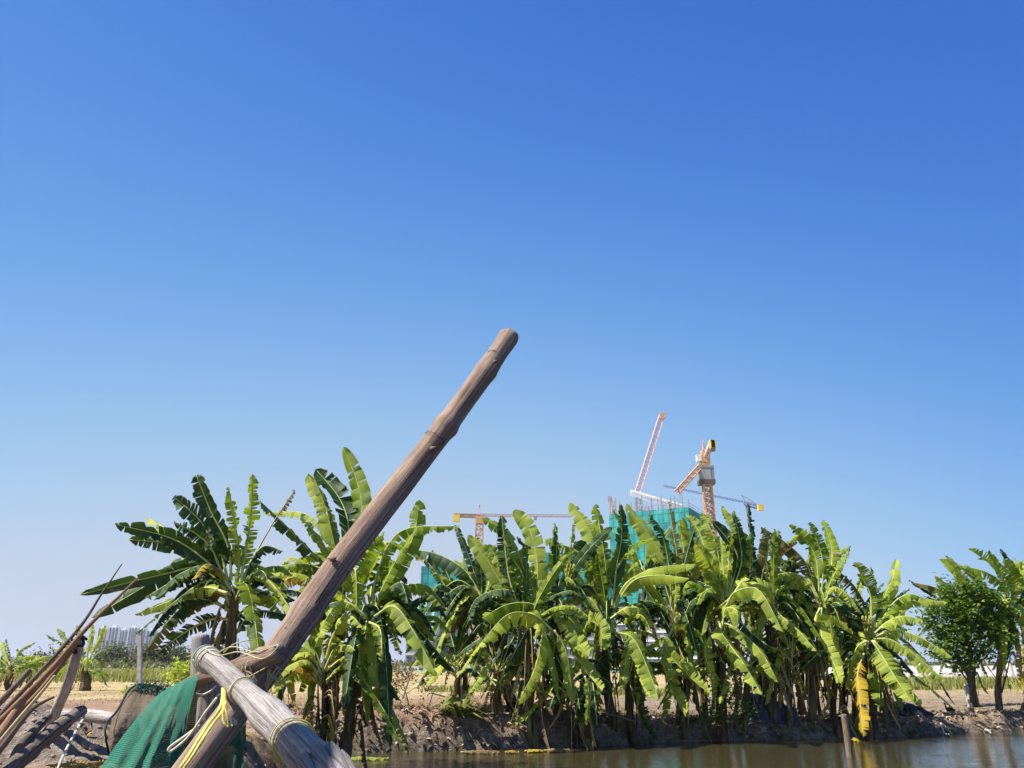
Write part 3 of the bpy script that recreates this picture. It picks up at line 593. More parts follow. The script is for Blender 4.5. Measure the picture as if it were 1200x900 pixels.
banana('banana_plant', 'banana plant at the right edge with two long leaves pointing left over the leafy tree', 1168, (1186, 712), 22.0, [
 ([(1186,710),(1182,685),(1165,665),(1135,643)], 20, 'g', 60, K(tear=.8)), ([(1184,710),(1175,685),(1155,670),(1124,662)], 20, 'g', 60, K(tear=.8)),
 ([(1187,710),(1190,685),(1183,668),(1177,655)], 17, 'g', 40), ([(1188,710),(1194,685),(1200,665),(1204,648)], 17, 'g', 50),
 ([(1184,712),(1160,690),(1155,705),(1150,730)], 18, 'd', 60), ([(1188,715),(1200,720),(1210,760)], 18, 'b', 60), ([(1186,718),(1196,760),(1197,800)], 12, 'y', 50), ([(1186,718),(1170,735),(1165,760)], 18, 'g', 50)
 ], group='banana plants at the right edge', fill=14, up=4, seed=35, fl=1.3, kinds='dgg', skirt=11, dead=4, ftop=.05, stem_r=.085)
banana('banana_plant', 'banana plant cut by the right frame edge, stem just in view', 1196, (1216, 705), 23.0, [
 ([(1216,705),(1205,680),(1198,660)], 18, 'g', 50), ([(1216,705),(1235,670),(1245,640)], 20, 'g', 40), ([(1214,710),(1200,700),(1186,735)], 18, 'd', 60)
 ], group='banana plants at the right edge', fill=14, up=5, seed=37, fl=1.4, kinds='dgg', skirt=11, dead=4, ftop=.1, stem_r=.085)
banana('banana_plant', 'small pale banana plant beyond the lashed sticks, left of the white towers', 100, (98, 775), 30, [
 ([(97,775),(95,750),(90,733)], 8, 'b', 30), ([(100,775),(106,750),(108,728)], 9, 'b', 30), ([(102,776),(116,750),(124,733)], 8, 'b', 30), ([(96,776),(84,760),(73,742),(68,736)], 9, 'b', 40),
 ([(95,777),(75,755),(54,743)], 7, 'd', 60), ([(103,778),(115,765),(132,758)], 6, 'd', 70), ([(97,778),(80,762),(62,760)], 8, 'b', 50)
 ], group='young banana plants in the left field', drp=0, fill=8, seed=39, fl=1.1, kinds='bbg', skirt=5, ftop=.1, stem_r=.16)
banana('banana_plant', 'small leafy banana plant at the left frame edge', 12, (12, 780), 30, [
 ([(12,780),(6,765),(3,752)], 8, 'b', 30), ([(14,780),(24,762),(42,752)], 7, 'g', 50), ([(12,780),(12,765),(7,748)], 5, 'd', 50), ([(14,780),(30,770),(48,768)], 8, 'g', 50), ([(10,780),(-8,768),(-14,775)], 8, 'g', 50)
 ], group='young banana plants in the left field', drp=0, fill=10, seed=41, fl=1.1, kinds='ggb', skirt=5, ftop=.1, stem_r=.09)
banana('banana_plant', 'broad young banana plant without stem, between the left edge and the sticks', 34, (34, 782), 33, [
 ([(34,782),(45,772),(60,768)], 8, 'b', 50), ([(34,782),(28,768),(20,760)], 8, 'g', 50)
 ], group='young banana plants in the left field', drp=0, fill=12, seed=43, fl=1.1, kinds='ggb', skirt=2, ftop=.2, stem_r=.10)

low = [
 (540, 18.4, (536, 770), 'low banana sucker at the left foot of the shaded banana plant', 41), (580, 17.2, (584, 780), 'leafy sucker with hanging dark leaves at the left end of the clump', 52), (672, 17.0, (668, 800), 'low sucker with dead straw leaves near the water, left of the drooping dark leaves', 44), (800, 18.2, (806, 775), 'low banana sucker at the foot of the long bright leaf plant', 46),
 (825, 19.6, (822, 690), 'tall dark banana plant at the back of the densest part', 47), (870, 18.6, (872, 770), 'low dark sucker below the densest banana plant', 48),
 (890, 20.2, (884, 680), 'back row banana plant seen between the crane mast and broken stalks', 49), (922, 18.9, (926, 760), 'low sucker beside the dark blue tarpaulin', 50),
 (935, 20.4, (938, 700), 'back row banana plant left of the three upright leaves', 51), (978, 19.0, (982, 770), 'low sucker with a yellow dead leaf between the two right clump plants', 53),
 (1000, 20.5, (1000, 730), 'back row banana plant left of the long yellow dead leaf', 54), (1032, 19.8, (1036, 785), 'low sucker at the right end of the clump', 55), (585, 19.4, (590, 715), 'back row banana plant left of the bright crimped leaves', 57),
 (545, 19.4, (540, 715), 'back row banana plant left of the shaded one, over the pale netted block', 58), (915, 20.9, (915, 762), 'dark low sucker at the back, right of the dark tarpaulin', 62), (960, 21.2, (955, 758), 'dark low sucker at the back, below the three upright leaves', 63), (895, 21.4, (890, 748), 'dark sucker at the back of the clump, behind the broken brown stalks', 64), (990, 21.0, (988, 770), 'dark low sucker at the back near the long yellow leaf', 65), (752, 19.6, (755, 672), 'back row banana plant right below the netted tower', 61), (800, 20.2, (808, 690), 'back row banana plant under the right part of the netted tower', 60)]
for (bx, Y, cr, lb, sd) in low:
    tall = cr[1] < 745
    banana('banana_plant', lb, bx, cr, Y, [], fill=16 if tall else 15, seed=sd, fl=1.35 if tall else 1.0, kinds='dddg' if tall else 'ddgb', skirt=8, ftop=.15, stem_r=.075 if tall else .05, dead=4, drp=3 if tall else 2, up=5 if tall else 2)
# ---------------------------------------------------------------- leafy trees, scrub
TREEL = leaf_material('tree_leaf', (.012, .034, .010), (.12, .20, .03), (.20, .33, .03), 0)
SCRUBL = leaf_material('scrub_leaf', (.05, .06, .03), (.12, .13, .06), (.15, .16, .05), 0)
BARK = simple('bark', (.13, .10, .075), .9, .4, 12, .5)
def leaf_cloud(mb, blobs, n, size, rng, o):
    tot = sum(b[3] ** 2 for b in blobs)
    for b in blobs:
        k = int(n * b[3] ** 2 / tot); c = Vector(b[:3])
        tw = [Vector((rng.gauss(0, 1), rng.gauss(0, 1), rng.gauss(0, .8))).normalized() for _ in range(max(3, k // 14))]
        for i in range(k):
            d = tw[i % len(tw)]; p = c + d * b[3] * rng.uniform(.35, 1.05) + Vector((rng.gauss(0, 1), rng.gauss(0, 1), rng.gauss(0, 1))) * size * 1.1 - o
            a = Vector((rng.gauss(0, 1), rng.gauss(0, 1), rng.gauss(0, .5))).normalized(); s = a.cross(Vector((rng.gauss(0, .4), rng.gauss(0, .4), 1))).normalized()
            l = size * rng.uniform(.7, 1.3); w = l * .32; r = rng.random(); nn = a.cross(s) * l * .12
            mb.add([p, p + a * l * .5 + s * w - nn, p + a * l, p + a * l * .5 - s * w - nn], [(0, 1, 2), (0, 2, 3)], 0, None, [(0, 0, r), (.5, 0, r), (.5, 0, r), (.5, 0, r)])
def tree(name, label, px, Y, blobs_px, n, size, seed, trunk_r, lm, group=None, cat='tree', base_z=None):
    rng = random.Random(seed); X = GX(px, Y, .7); z0 = hz(X, Y) - .05; o = Vector((X, Y, z0)); root = empty(name, o, label, cat, group)
    bl = []
    for (bx, by, br) in blobs_px:
        c = W(bx, by, Y + rng.uniform(-.4, .4) * br / F * Y); bl.append((c.x, c.y, c.z, br / F * Y * 1.0))
    mb = MB(); leaf_cloud(mb, bl, n, size, rng, o); mb.build('crown', lm, root)
    tb = MB(); top = Vector(bl[0][:3]) - o
    tb.tube(interp([Vector((0, 0, 0)), top * .35 + Vector((trunk_r, 0, 0)), top * .8], 8), [trunk_r * (1.2 - .09 * i) for i in range(9)], 8, 0, True, .15, seed)
    for b in bl[1:]:
        q = Vector(b[:3]) - o; s = top * rng.uniform(.3, .55)
        tb.tube(interp([s, s.lerp(q, .5) + Vector((0, 0, .05)), q], 6), [trunk_r * .55 * (1 - .12 * i) for i in range(7)], 6)
    tb.build('trunk', BARK, root, True)
    return root
tree('leafy_tree', 'round dark green leafy tree with a thin bent trunk on the right bank', 1135, 21.6,
     [(1128,724,20),(1098,733,14),(1160,733,17),(1118,697,15),(1147,696,14),(1170,715,13),(1104,760,14),(1147,764,15),(1175,752,14),(1126,748,18),(1088,716,10),(1133,686,9),(1184,735,10),(1122,775,11)], 5200, .13, 5, .045, TREEL)
tree('leafy_tree', 'low dark green shrub under the dense banana clump', 850, 17.95, [(850,815,20),(835,835,14),(868,830,14)], 900, .08, 6, .02, TREEL, cat='shrub')
tree('leafy_shrub', 'small yellow green shrub in the field right of the concrete post', 213, 30, [(213,788,10),(203,792,7),(226,790,8)], 420, .16, 7, .03, LEAF['b'], cat='shrub')
tree('dry_shrub', 'tangled dry brown brush behind the drooping banana leaves', 480, 19.5, [(470,792,16),(498,803,9),(452,806,11)], 800, .07, 8, .015, LEAF['n'], cat='shrub')
rng = random.Random(77)
far = [(66,770,9),(84,766,10),(135,762,12),(150,768,11),(172,764,10),(188,770,10),(203,764,12),(219,768,9),(240,766,11),(262,768,12),(288,770,10),(118,770,9),(45,772,8)]
word = ['first', 'second']
fl_labels = ['grey green tree far left beyond the young banana plants', 'far tree just left of the small pale banana plant', 'far tree under the left white apartment tower', 'far tree in front of the middle white towers',
 'far tree just right of the concrete post', 'low far tree right of the white apartment towers', 'pale far tree under the tip of a drooping banana leaf', 'far tree left of the lashed post',
 'far tree hidden behind the lashed post', 'far tree seen between posts under the large banana plant', 'far tree behind the stem of the large banana plant', 'small far tree at the foot of the leftmost white tower', 'small far tree behind the sticks near the horizon']
for i, (x, y, r) in enumerate(far):
    tree('distant_tree', fl_labels[i], x, 135 + 6 * (i % 4), [(x, y, r * .8), (x - r * .6, y + 5, r * .7), (x + r * .7, y + 4, r * .7), (x + rng.uniform(-3, 3), y + 8, r * .8)], 700, .55, 100 + i, .12, SCRUBL, 'trees along the horizon behind the left field')
# continuous far scrub
mb = MB(); r2 = random.Random(5)
for k in range(15000):
    px = r2.uniform(-150, 1350); Y = r2.uniform(90, 190); hgt = (1.1 if px < 640 else .5) * (.5 + mn.noise(Vector((px * .02, Y * .05, 3))) ) + .5
    X = GX(px, Y); z = .7 + r2.random() * max(.25, hgt)
    a = Vector((r2.gauss(0, 1), r2.gauss(0, 1), r2.gauss(0, 1))).normalized(); s = a.cross(Vector((r2.gauss(0, 1), r2.gauss(0, 1), 1))).normalized(); l = r2.uniform(.3, .8); p = Vector((X, Y, z)); rr = r2.random()
    mb.add([p, p + a * l * .5 + s * l * .3, p + a * l, p + a * l * .5 - s * l * .3], [(0,1,2,3)], 0, None, [(0,0,rr)] * 4)
o = mb.build('scrub', SCRUBL); tag(o, 'low grey green scrub along the far edge of the field', 'scrub', None, 'stuff')
# grasses
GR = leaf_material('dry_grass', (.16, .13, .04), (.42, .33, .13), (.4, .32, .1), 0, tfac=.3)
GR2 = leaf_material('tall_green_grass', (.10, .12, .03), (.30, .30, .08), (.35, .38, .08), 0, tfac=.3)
def grass(name, label, n, region, h, gm, seed, w=.02, z_off=0, cluster=.25):
    r = random.Random(seed); mb = MB(); pts = []
    while len(pts) < n:
        x, y = region(r)
        for j in range(6): pts.append((x + r.gauss(0, cluster), y + r.gauss(0, cluster)))
    zz = height(np.array([p[0] for p in pts]), np.array([p[1] for p in pts]))
    for (x, y), z in zip(pts, zz):
        if z < .12: continue
        hh = h * r.uniform(.4, 1.2); a = r.uniform(0, 6.28); dx, dy = math.cos(a) * w, math.sin(a) * w; lx, ly = r.gauss(0, .35) * hh, r.gauss(0, .35) * hh; q = r.random()
        mb.add([(x - dx, y - dy, z - .02), (x + dx, y + dy, z - .02), (x + lx * .4 + dx * .7, y + ly * .4 + dy * .7, z + hh * .6), (x + lx * .4 - dx * .7, y + ly * .4 - dy * .7, z + hh * .6), (x + lx, y + ly, z + hh)],
               [(0,1,2,3), (3,2,4)], 0, None, [(0,0,q)] * 5)
    o = mb.build(name, gm); tag(o, label, 'grass', None, 'stuff')
def reg_field(r):
    Y = 19 + 60 * r.random() ** 1.5; return GX(r.uniform(-80, 1280), Y), Y
def reg_strip(r):
    Y = r.uniform(33, 40); return GX(r.uniform(1000, 1320), Y), Y
def reg_strip2(r):
    Y = r.uniform(29, 31.5); return GX(r.uniform(505, 800), Y), Y
def reg_left(r):
    Y = r.uniform(42, 85); return GX(r.uniform(-80, 420), Y), Y
def reg_bank(r):
    px = r.uniform(330, 1230); Y = r.uniform(16.2, 20) + max(0, (px - 700) * .006); return GX(px, Y), Y
grass('dry_grass', 'short sun dried yellow grass over the field', 12000, reg_field, .05, GR, 1, .014)
grass('tall_grass', 'tall green grass strip in front of the white wall', 5000, reg_strip, .38, GR2, 2, .03, cluster=.3)
grass('verge_grass', 'low green grass strip crossing the field behind the banana plants', 3000, reg_strip2, .22, GR2, 3, .02)
grass('field_grass', 'rank green and straw grass in the left field', 9000, reg_left, .5, GR2, 4, .05, cluster=.6)
grass('bank_grass', 'sparse dry grass tufts on the bank', 2500, reg_bank, .16, GR, 6, .006, cluster=.12)
# leaf litter on the banks
def litter(name, label, n, reg, size, cols, seed):
    r = random.Random(seed); mb = MB(); P = [reg(r) for _ in range(n)]
    zz = height(np.array([p[0] for p in P]), np.array([p[1] for p in P]))
    for (x, y), z in zip(P, zz):
        if z < .0: continue
        a = r.uniform(0, 6.28); l = size * r.uniform(.4, 1.6); w = l * r.uniform(.06, .24); d = Vector((math.cos(a), math.sin(a), r.gauss(0, .35))); s = Vector((-d.y, d.x, r.gauss(0, .5))).normalized() * w; p = Vector((x, y, z + .02 + r.random() * .03)); q = r.random(); u = Vector((0, 0, l * r.uniform(0, .3)))
        mb.add([p - d * l / 2 - s * .4, p - d * l / 2 + s * .4, p + u - s, p + u + s, p + d * l / 2 - s * .2, p + d * l / 2 + s * .2], [(0,1,3,2),(2,3,5,4)], r.choice(range(len(cols))), None, [(0,0,q)] * 6)
    o = mb.build(name, cols); tag(o, label, 'leaf litter', None, 'stuff')
def reg_l1(r):
    px = r.uniform(330, 1200); t = min(1, max(0, (px - 400) / 800)); Y = 15.6 + 4.8 * t ** 1.2 + r.uniform(.1, 2.0); return GX(px, Y, .4), Y
def reg_l2(r):
    px = r.uniform(-20, 420); Y = 9.0 + 7 * r.random() ** 1.3; return GX(px, Y, .6), Y
PALE = simple('pale_dry_leaf', (.45, .33, .24), .8, .35, 20, 0)
litter('leaf_litter', 'dry brown banana leaf litter along the far bank', 5000, reg_l1, .11, [LEAF['n'], LEAF['n'], PALE, BARK], 3)
litter('shore_litter', 'dry leaves and husks over the near left ground', 800, reg_l2, .07, [LEAF['n'], PALE, LEAF['n'], LEAF['y']], 4)
# ---------------------------------------------------------------- far buildings
WHITE = simple('white_render', (.74, .74, .76), .8, .06, .5, 0); CONC = simple('raw_concrete', (.36, .36, .35), .9, .2, .25, .2)
GLASSD = simple('dark_window_glass', (.10, .13, .17), .25, .3, .3, 0, spec=.6); SHADEC = simple('recess_shade_grey', (.16, .17, .24), .8, .15, .5, 0)
def net_material():
    m, nt, p = mat('teal_safety_net', .75)
    tc = N(nt, 'ShaderNodeTexCoord'); b = N(nt, 'ShaderNodeTexBrick', Scale=1.0); b.inputs['Brick Width'].default_value = 1.8; b.inputs['Row Height'].default_value = 3.0; b.inputs['Mortar Size'].default_value = .16; b.offset = 0
    mp = N(nt, 'ShaderNodeMapping'); mp.inputs['Rotation'].default_value = (rad(90), 0, 0); nt.links.new(tc.outputs['Object'], mp.inputs[0])
    b.inputs['Color1'].default_value = (.012, .17, .18, 1); b.inputs['Color2'].default_value = (.05, .42, .38, 1); b.inputs['Mortar'].default_value = (.012, .12, .13, 1)
    nt.links.new(mp.outputs[0], b.inputs[0])
    n = noise_(nt, tc.outputs['Object'], .25, 5); c = mix(nt, .42, b.outputs[0], ramp(nt, n, [(.3, (.012, .19, .20)), (.7, (.06, .42, .39))]))
    nt.links.new(c, p.inputs['Base Color']); bump(nt, p, n, .5, .5); return m
NET = net_material()
PALENET = simple('pale_faded_net', (.28, .55, .52), .8, .25, .4, .2)
def block(name, label, px0, px1, ytop, ynet, Y, depth, nfl, ncol, scaff=True, group=None, right_face=True, pale=False):
    """concrete frame wrapped in netting above ynet; open window bays below"""
    x0 = GX(px0, Y, 20); x1 = GX(px1, Y, 20); zt = W((px0 + px1) / 2, ytop, Y).z; zn = W((px0 + px1) / 2, ynet, Y).z; zb = .4
    o = Vector(((x0 + x1) / 2, Y, zb)); root = empty(name, o, label, 'building', group)
    def rel(mb): mb.v = [(a - o.x, b - o.y, c - o.z) for a, b, c in mb.v]; return mb
    w = MB(); w.box((x0, Y, zb), (x1, Y + depth, zn)); rel(w).build('concrete_wall', CONC, root)
    n_ = MB(); k = 12
    for face in range(2):
        for i in range(k):
            t0, t1 = i / k, (i + 1) / k; j = .25 * math.sin(i * 2.1)
            if face == 0: a = (x0 - .5 + (x1 - x0 + 1) * t0, Y - 1.0 + j); b = (x0 - .5 + (x1 - x0 + 1) * t1, Y - 1.0 + .25 * math.sin((i + 1) * 2.1))
            else: a = (x1 + .5, Y - 1 + (depth + 2) * t0); b = (x1 + .5, Y - 1 + (depth + 2) * t1)
            n_.add([(*a, zn - 2), (*b, zn - 2), (*b, zt), (*a, zt)], [(0,1,2,3)])
    n_.add([(x0 - .5, Y + depth, zn - 2), (x0 - .5, Y - 1, zn - 2), (x0 - .5, Y - 1, zt), (x0 - .5, Y + depth, zt)], [(0,1,2,3)])
    rel(n_).build('safety_net', PALENET if pale else NET, root)
    c_ = MB(); c_.box((x0, Y, zn - 1), (x1, Y + depth, zt - 1.2)); rel(c_).build('tower_core', CONC, root)
    wi = (x1 - x0) / ncol; fh = (zn - zb) / max(nfl, 1)
    for i in range(nfl):
        s = MB(); s.box((x0 - .3, Y - .35, zb + fh * (i + 1) - .45), (x1 + .3, Y - .002, zb + fh * (i + 1) - .05)); rel(s).build('floor_slab', WHITE, root)
        for j in range(ncol):
            g = MB(); xa = x0 + wi * (j + .2); g.box((xa, Y - .12, zb + fh * (i + .28)), (xa + wi * .6, Y + .01, zb + fh * (i + .78))); rel(g).build('window', GLASSD, root)
    if scaff:
        s = MB(); r = random.Random(int(px0))
        for i in range(46):
            x = r.uniform(x0 - .4, x1 + .4); yy = Y - 1 + r.random() ** 2 * (depth); s.bar((x, yy, zt - 1.5), (x, yy, zt + r.uniform(1.5, 6)), .26)
        for zz in (zt + .5, zt + 1.5): s.bar((x0 - .5, Y - 1.1, zz), (x1 + .5, Y - 1.1, zz), .10); s.bar((x1 + .5, Y - 1.1, zz), (x1 + .5, Y + depth, zz), .10)
        rel(s).build('scaffold', STEEL, root)
        d = MB(); d.box((x0, Y - .3, zt - 1.2), (x1, Y + depth, zt - .4)); rel(d).build('formwork_deck', WHITE, root)
    return root
STEEL = simple('scaffold_steel', (.27, .27, .30), .5, .2, 2, 0); ORANGE = simple('crane_orange', (.66, .36, .18), .6, .12, .6, 0); PINKW = simple('crane_pale_red', (.72, .50, .48), .6, .1, .6, 0)
YEL = simple('crane_yellow', (.80, .55, .08), .6, .15, .6, 0); BLUE = simple('crane_blue', (.17, .20, .36), .6, .1, .6, 0)
GT = 'buildings wrapped in teal netting'
block('netted_tower', 'tallest building under construction, teal netting and rebar on top, between two cranes', 718, 815, 599, 700, 262, 19, 8, 7, group=GT).rotation_euler.z = rad(-28)
block('netted_building', 'lower netted building left of the tall tower with grey floors below', 630, 716, 648, 696, 270, 20, 8, 7, False, group=GT)
block('netted_building', 'left construction block with pale teal netting behind the shaded banana leaves', 478, 511, 706, 736, 262, 16, 3, 4, False, group=GT, pale=True)
block('netted_building', 'low grey block with a teal top edge left of the orange crane', 494, 606, 664, 684, 275, 16, 8, 9, False, group=GT)
block('site_lift_tower', 'slim pale stair tower with a pointed top beside the orange crane mast', 544, 558, 652, 668, 268, 5, 0, 1, False, group=None, pale=True)
def lattice(mb, a, b, w, n, bar, mi=0, tri=False):
    a = Vector(a); b = Vector(b); t = (b - a).normalized(); up = Vector((0, 1, 0)) if abs(t.y) < .9 else Vector((0, 0, 1))
    x = t.cross(up).normalized() * w / 2; y = t.cross(x).normalized() * w / 2
    cs = [x + y, x - y, -x - y, -x + y] if not tri else [x * 1.0 + y, -x + y, -y]
    for c in cs: mb.bar(a + c, b + c, bar, mi)
    for i in range(n):
        p = a.lerp(b, i / n); q = a.lerp(b, (i + 1) / n)
        for k in range(len(cs)):
            c0, c1 = cs[k], cs[(k + 1) % len(cs)]
            mb.bar(p + (c0 if i % 2 else c1), q + (c1 if i % 2 else c0), bar * .7, mi); mb.bar(p + c0, p + c1, bar * .7, mi)
def crane(name, label, basepx, Y, parts):
    o = Vector((GX(basepx, Y, 20), Y, .5)); root = empty(name, o, label, 'crane', 'tower cranes over the building site')
    for nm, mt, fn in parts:
        mb = MB(); fn(mb); mb.v = [(a - o.x, b - o.y, c - o.z) for a, b, c in mb.v]; mb.build(nm, mt, root)
    return root
def S(px, py, Y): return W(px, py, Y)
def dn(px, py, Y):   # ground point straight below
    p = W(px, py, Y); return Vector((p.x, p.y, .5))
Y0 = 250
crane('tower_crane', 'orange tower crane with a level jib, left of the netted tower', 562, Y0, [
 ('mast', ORANGE, lambda m: lattice(m, dn(562,608,Y0), S(562,608,Y0), 2.2, 26, .32)),
 ('jib', PINKW, lambda m: (lattice(m, S(562,604,Y0), S(668,605,Y0+10), .8, 26, .14, tri=True))),
 ('counter_jib', ORANGE, lambda m: lattice(m, S(562,605,Y0), S(532,604,Y0-3), .9, 6, .28)),
 ('counterweight', YEL, lambda m: m.box(S(531,611,Y0-4), S(539,604,Y0-2.5))),
 ('operator_cab', ORANGE, lambda m: m.box(S(558,613,Y0-1.6), S(567,606,Y0+.5))),
 ('tower_head', PINKW, lambda m: (m.bar(S(560,604,Y0), S(562,592,Y0), .3), m.bar(S(564,604,Y0), S(562,592,Y0), .3))),
 ('trolley', STEEL, lambda m: m.box(S(626,609,Y0+5), S(629,605,Y0+6)))])
crane('tower_crane', 'orange crane with a grey climbing cage and folded jib, tallest on the right', 828, Y0, [
 ('mast', ORANGE, lambda m: lattice(m, dn(829,563,Y0), S(828,563,Y0), 2.5, 34, .42)),
 ('climbing_cage', STEEL, lambda m: (m.box(S(821,564,Y0-2), S(833.5,548,Y0+1.3)),)),
 ('cage_platform', BARK, lambda m: (m.box(S(820.5,566.5,Y0-2.3), S(835,564.5,Y0+1.6)),)),
 ('slewing_column', ORANGE, lambda m: (lattice(m, S(827,546,Y0), S(826,528,Y0), 2.0, 4, .5), m.box(S(823,541,Y0-1.4), S(829,535,Y0+1)))),
 ('operator_cab', WHITE, lambda m: (m.box(S(817,540,Y0-1.3), S(820.5,534,Y0+.4)),)),
 ('jib', ORANGE, lambda m: lattice(m, S(822,545,Y0), S(794,576,Y0-8), 1.5, 12, .34)),
 ('counter_jib', PINKW, lambda m: (lattice(m, S(826,538,Y0), S(834,520,Y0-4), 1.3, 5, .4))),
 ('tower_head', PINKW, lambda m: (m.bar(S(824,538,Y0), S(824,516,Y0), .4), m.bar(S(827,532,Y0), S(824,516,Y0), .3))),
 ('counterweight', YEL, lambda m: [m.box(S(832.8+k*1.2,525-k*.3,Y0-5.5), S(833.85+k*1.2,516.5+k*.2,Y0-4)) for k in range(4)]),
 ('counterweight_frame', BARK, lambda m: m.box(S(833.5,528,Y0-5.6), S(837,525.3,Y0-4.2))),
 ('hoist_rope', STEEL, lambda m: (m.bar(S(824,517,Y0), S(798,574,Y0-8), .1), m.bar(S(824,517,Y0), S(834,520,Y0-4), .1), m.bar(S(797,577,Y0-8), S(797,590,Y0-8), .1))),
 ('railing', YEL, lambda m: [m.bar(S(819+k*3.6,546,Y0-2.3), S(819+k*3.6,542.5,Y0-2.3), .12) for k in range(5)] + [m.bar(S(819,543,Y0-2.3), S(834,543,Y0-2.3), .12)]),
 ('cage_panel', CONC, lambda m: [m.box(S(822+k*4,562,Y0-2.12), S(824.8+k*4,550,Y0-2.04)) for k in range(3)])])
Y1 = 300
crane('tower_crane', 'distant thin blue grey crane jib with a yellow counterweight at right', 873, Y1, [
 ('mast', STEEL, lambda m: lattice(m, dn(876,592,Y1), S(876,590,Y1), 1.0, 24, .2)),
 ('jib', BLUE, lambda m: lattice(m, S(873,589,Y1), S(777,569.5,Y1+30), .9, 30, .17, tri=True)),
 ('counter_jib', BLUE, lambda m: lattice(m, S(873,589.5,Y1), S(889,594,Y1-4), 1.2, 4, .45)),
 ('counterweight', YEL, lambda m: m.box(S(889,598,Y1-6), S(893.5,592,Y1-4.5))),
 ('tie_cable', STEEL, lambda m: m.bar(S(869,580,Y1), S(889,592,Y1), .16)),
 ('tower_head', STEEL, lambda m: m.bar(S(874,589,Y1), S(869,580,Y1), .2))])
Y2 = 285
crane('luffing_crane', 'pale pink luffing crane jib raised steeply above the netted tower', 745, Y2, [
 ('mast', STEEL, lambda m: lattice(m, dn(748,585,Y2), S(748,582,Y2), 2, 24, .25)),
 ('jib', PINKW, lambda m: lattice(m, S(747,577,Y2), S(775.5,487,Y2-5), 1.9, 18, .27)),
 ('jib_tip', ORANGE, lambda m: (m.box(S(774,490,Y2-6), S(779,485,Y2-4.8)), m.bar(S(778,486,Y2-5), S(781,483,Y2-5), .3))),
 ('machine_deck', WHITE, lambda m: (m.tube([S(739,576.5,Y2-2), S(772,585.5,Y2-2), S(800,593,Y2-2)], [.85,.7,.6], 8), m.tube([S(739,579,Y2-2.2), S(760,586,Y2-2), S(790,594,Y2-2)], [.6,.5,.5], 8)))])
crane('tower_crane', 'small pale crane top peeking between upright banana leaves', 716, 290, [
 ('mast', PINKW, lambda m: lattice(m, dn(719,598,290), S(719,596,290), 1.8, 24, .3)),
 ('tower_head', PINKW, lambda m: (lattice(m, S(720,600,290), S(714,583,290), 1.4, 5, .3),)),
 ('counterweight', CONC, lambda m: m.box(S(712,586,289), S(715.5,582,290)))])
crane('tower_crane', 'white sloping crane boom behind the spiky leaf, right of the orange mast', 556, 258, [
 ('boom', WHITE, lambda m: lattice(m, S(556,652,258), S(588,637,258), 1.2, 8, .35)),
 ('mast', PINKW, lambda m: lattice(m, dn(556,652,258), S(556,652,258), 1.6, 14, .3))])
# white apartment towers
WTOWER = simple('white_tower_paint', (.88, .87, .88), .8, .03, .5, 0)
tw = [(113,124,736,'leftmost'), (125,137,735,'second from the left'), (138,148,738,'third from the left'), (149,159,735.5,'centre right'), (160,169,737,'second from the right'), (170,182,739,'rightmost')]
for i, (a, b, yt, wd) in enumerate(tw):
    Y = 1120 + 40 * (i % 3); x0, x1 = GX(a, Y, 30), GX(b, Y, 30); zt = W(a, yt, Y).z; o = Vector(((x0 + x1) / 2, Y, .4)); root = empty('apartment_tower', o, f'white high rise apartment tower, {wd} of the cluster on the horizon', 'apartment tower', 'white apartment towers')
    w = x1 - x0; m_ = MB(); m_.box((-w / 2, 0, 0), (w / 2, 6, zt)); 
    for k in range(3): xk = -w / 2 + w * (.01 + .32 * k); m_.box((xk, -.4, 0), (xk + w * .08, -.001, zt + 1.0))
    m_.box((-w * .2, 1, zt), (w * .2, 5, zt + 3)); m_.build('wall', WTOWER, root); root.rotation_euler.z = rad(4)
    for k in range(3):
        g = MB(); xk = -w / 2 + w * (.10 + .32 * k)
        g.box((xk, -1.0, 2), (xk + w * .17, -.002, zt - 1)); g.build('balcony_stack', SHADEC, root)  # flat dark boxes, the shade of balcony recesses put into their colour
for i, (a, b, yt, lb) in enumerate([(28,33,769,'tiny white building far left on the horizon'), (36,45,766,'small pale block on the horizon behind the sticks'), (47,53,768,'small white block left of the lashed stick joint'), (4,10,770,'tiny pale building at the left frame edge'), (183,190,765,'lower pale block right of the apartment towers')]):
    Y = 900; x0, x1 = GX(a, Y, 10), GX(b, Y, 10); zt = W(a, yt, Y).z; root = empty('distant_building', ((x0 + x1) / 2, Y, .4), lb, 'building', 'small far buildings'); w = x1 - x0
    m_ = MB(); m_.box((-w / 2, 0, 0), (w / 2, 12, zt)); m_.build('wall', WHITE, root)
    m_ = MB(); m_.box((-w * .3, -.3, zt * .3), (w * .3, -.002, zt * .8)); m_.build('window_band', SHADEC, root)
# walls and hoardings
def wall(name, label, pa, pb, ya, Y, Yb, th, mt, capm):
    a = GX(pa, Y, 1); b = GX(pb, Yb, 1); zt = W((pa + pb) / 2, ya, (Y + Yb) / 2).z; root = empty(name, ((a + b) / 2, (Y + Yb) / 2, .5), label, 'wall')
    o = root.location.copy(); m_ = MB(); A = Vector((a, Y, .4)) - o; B = Vector((b, Yb, .4)) - o
    h = zt - .4; m_.bar(A + Vector((0, 0, h / 2)), B + Vector((0, 0, h / 2)), th, 0, h); m_.build('wall_panel', mt, root)
    c = MB(); n = 14
    for k in range(n + 1): p = A.lerp(B, k / n); c.box((p.x - .12, p.y - th / 2 - .06, 0), (p.x + .12, p.y + th / 2 + .06, h + .06))
    c.build('pier', capm, root)
wall('white_wall', 'long low white wall beyond the field at right', 850, 1320, 780, 60, 58, .2, WTOWER, WTOWER)
HOARD = simple('pale_green_hoarding', (.52, .66, .58), .7, .1, 1, 0)
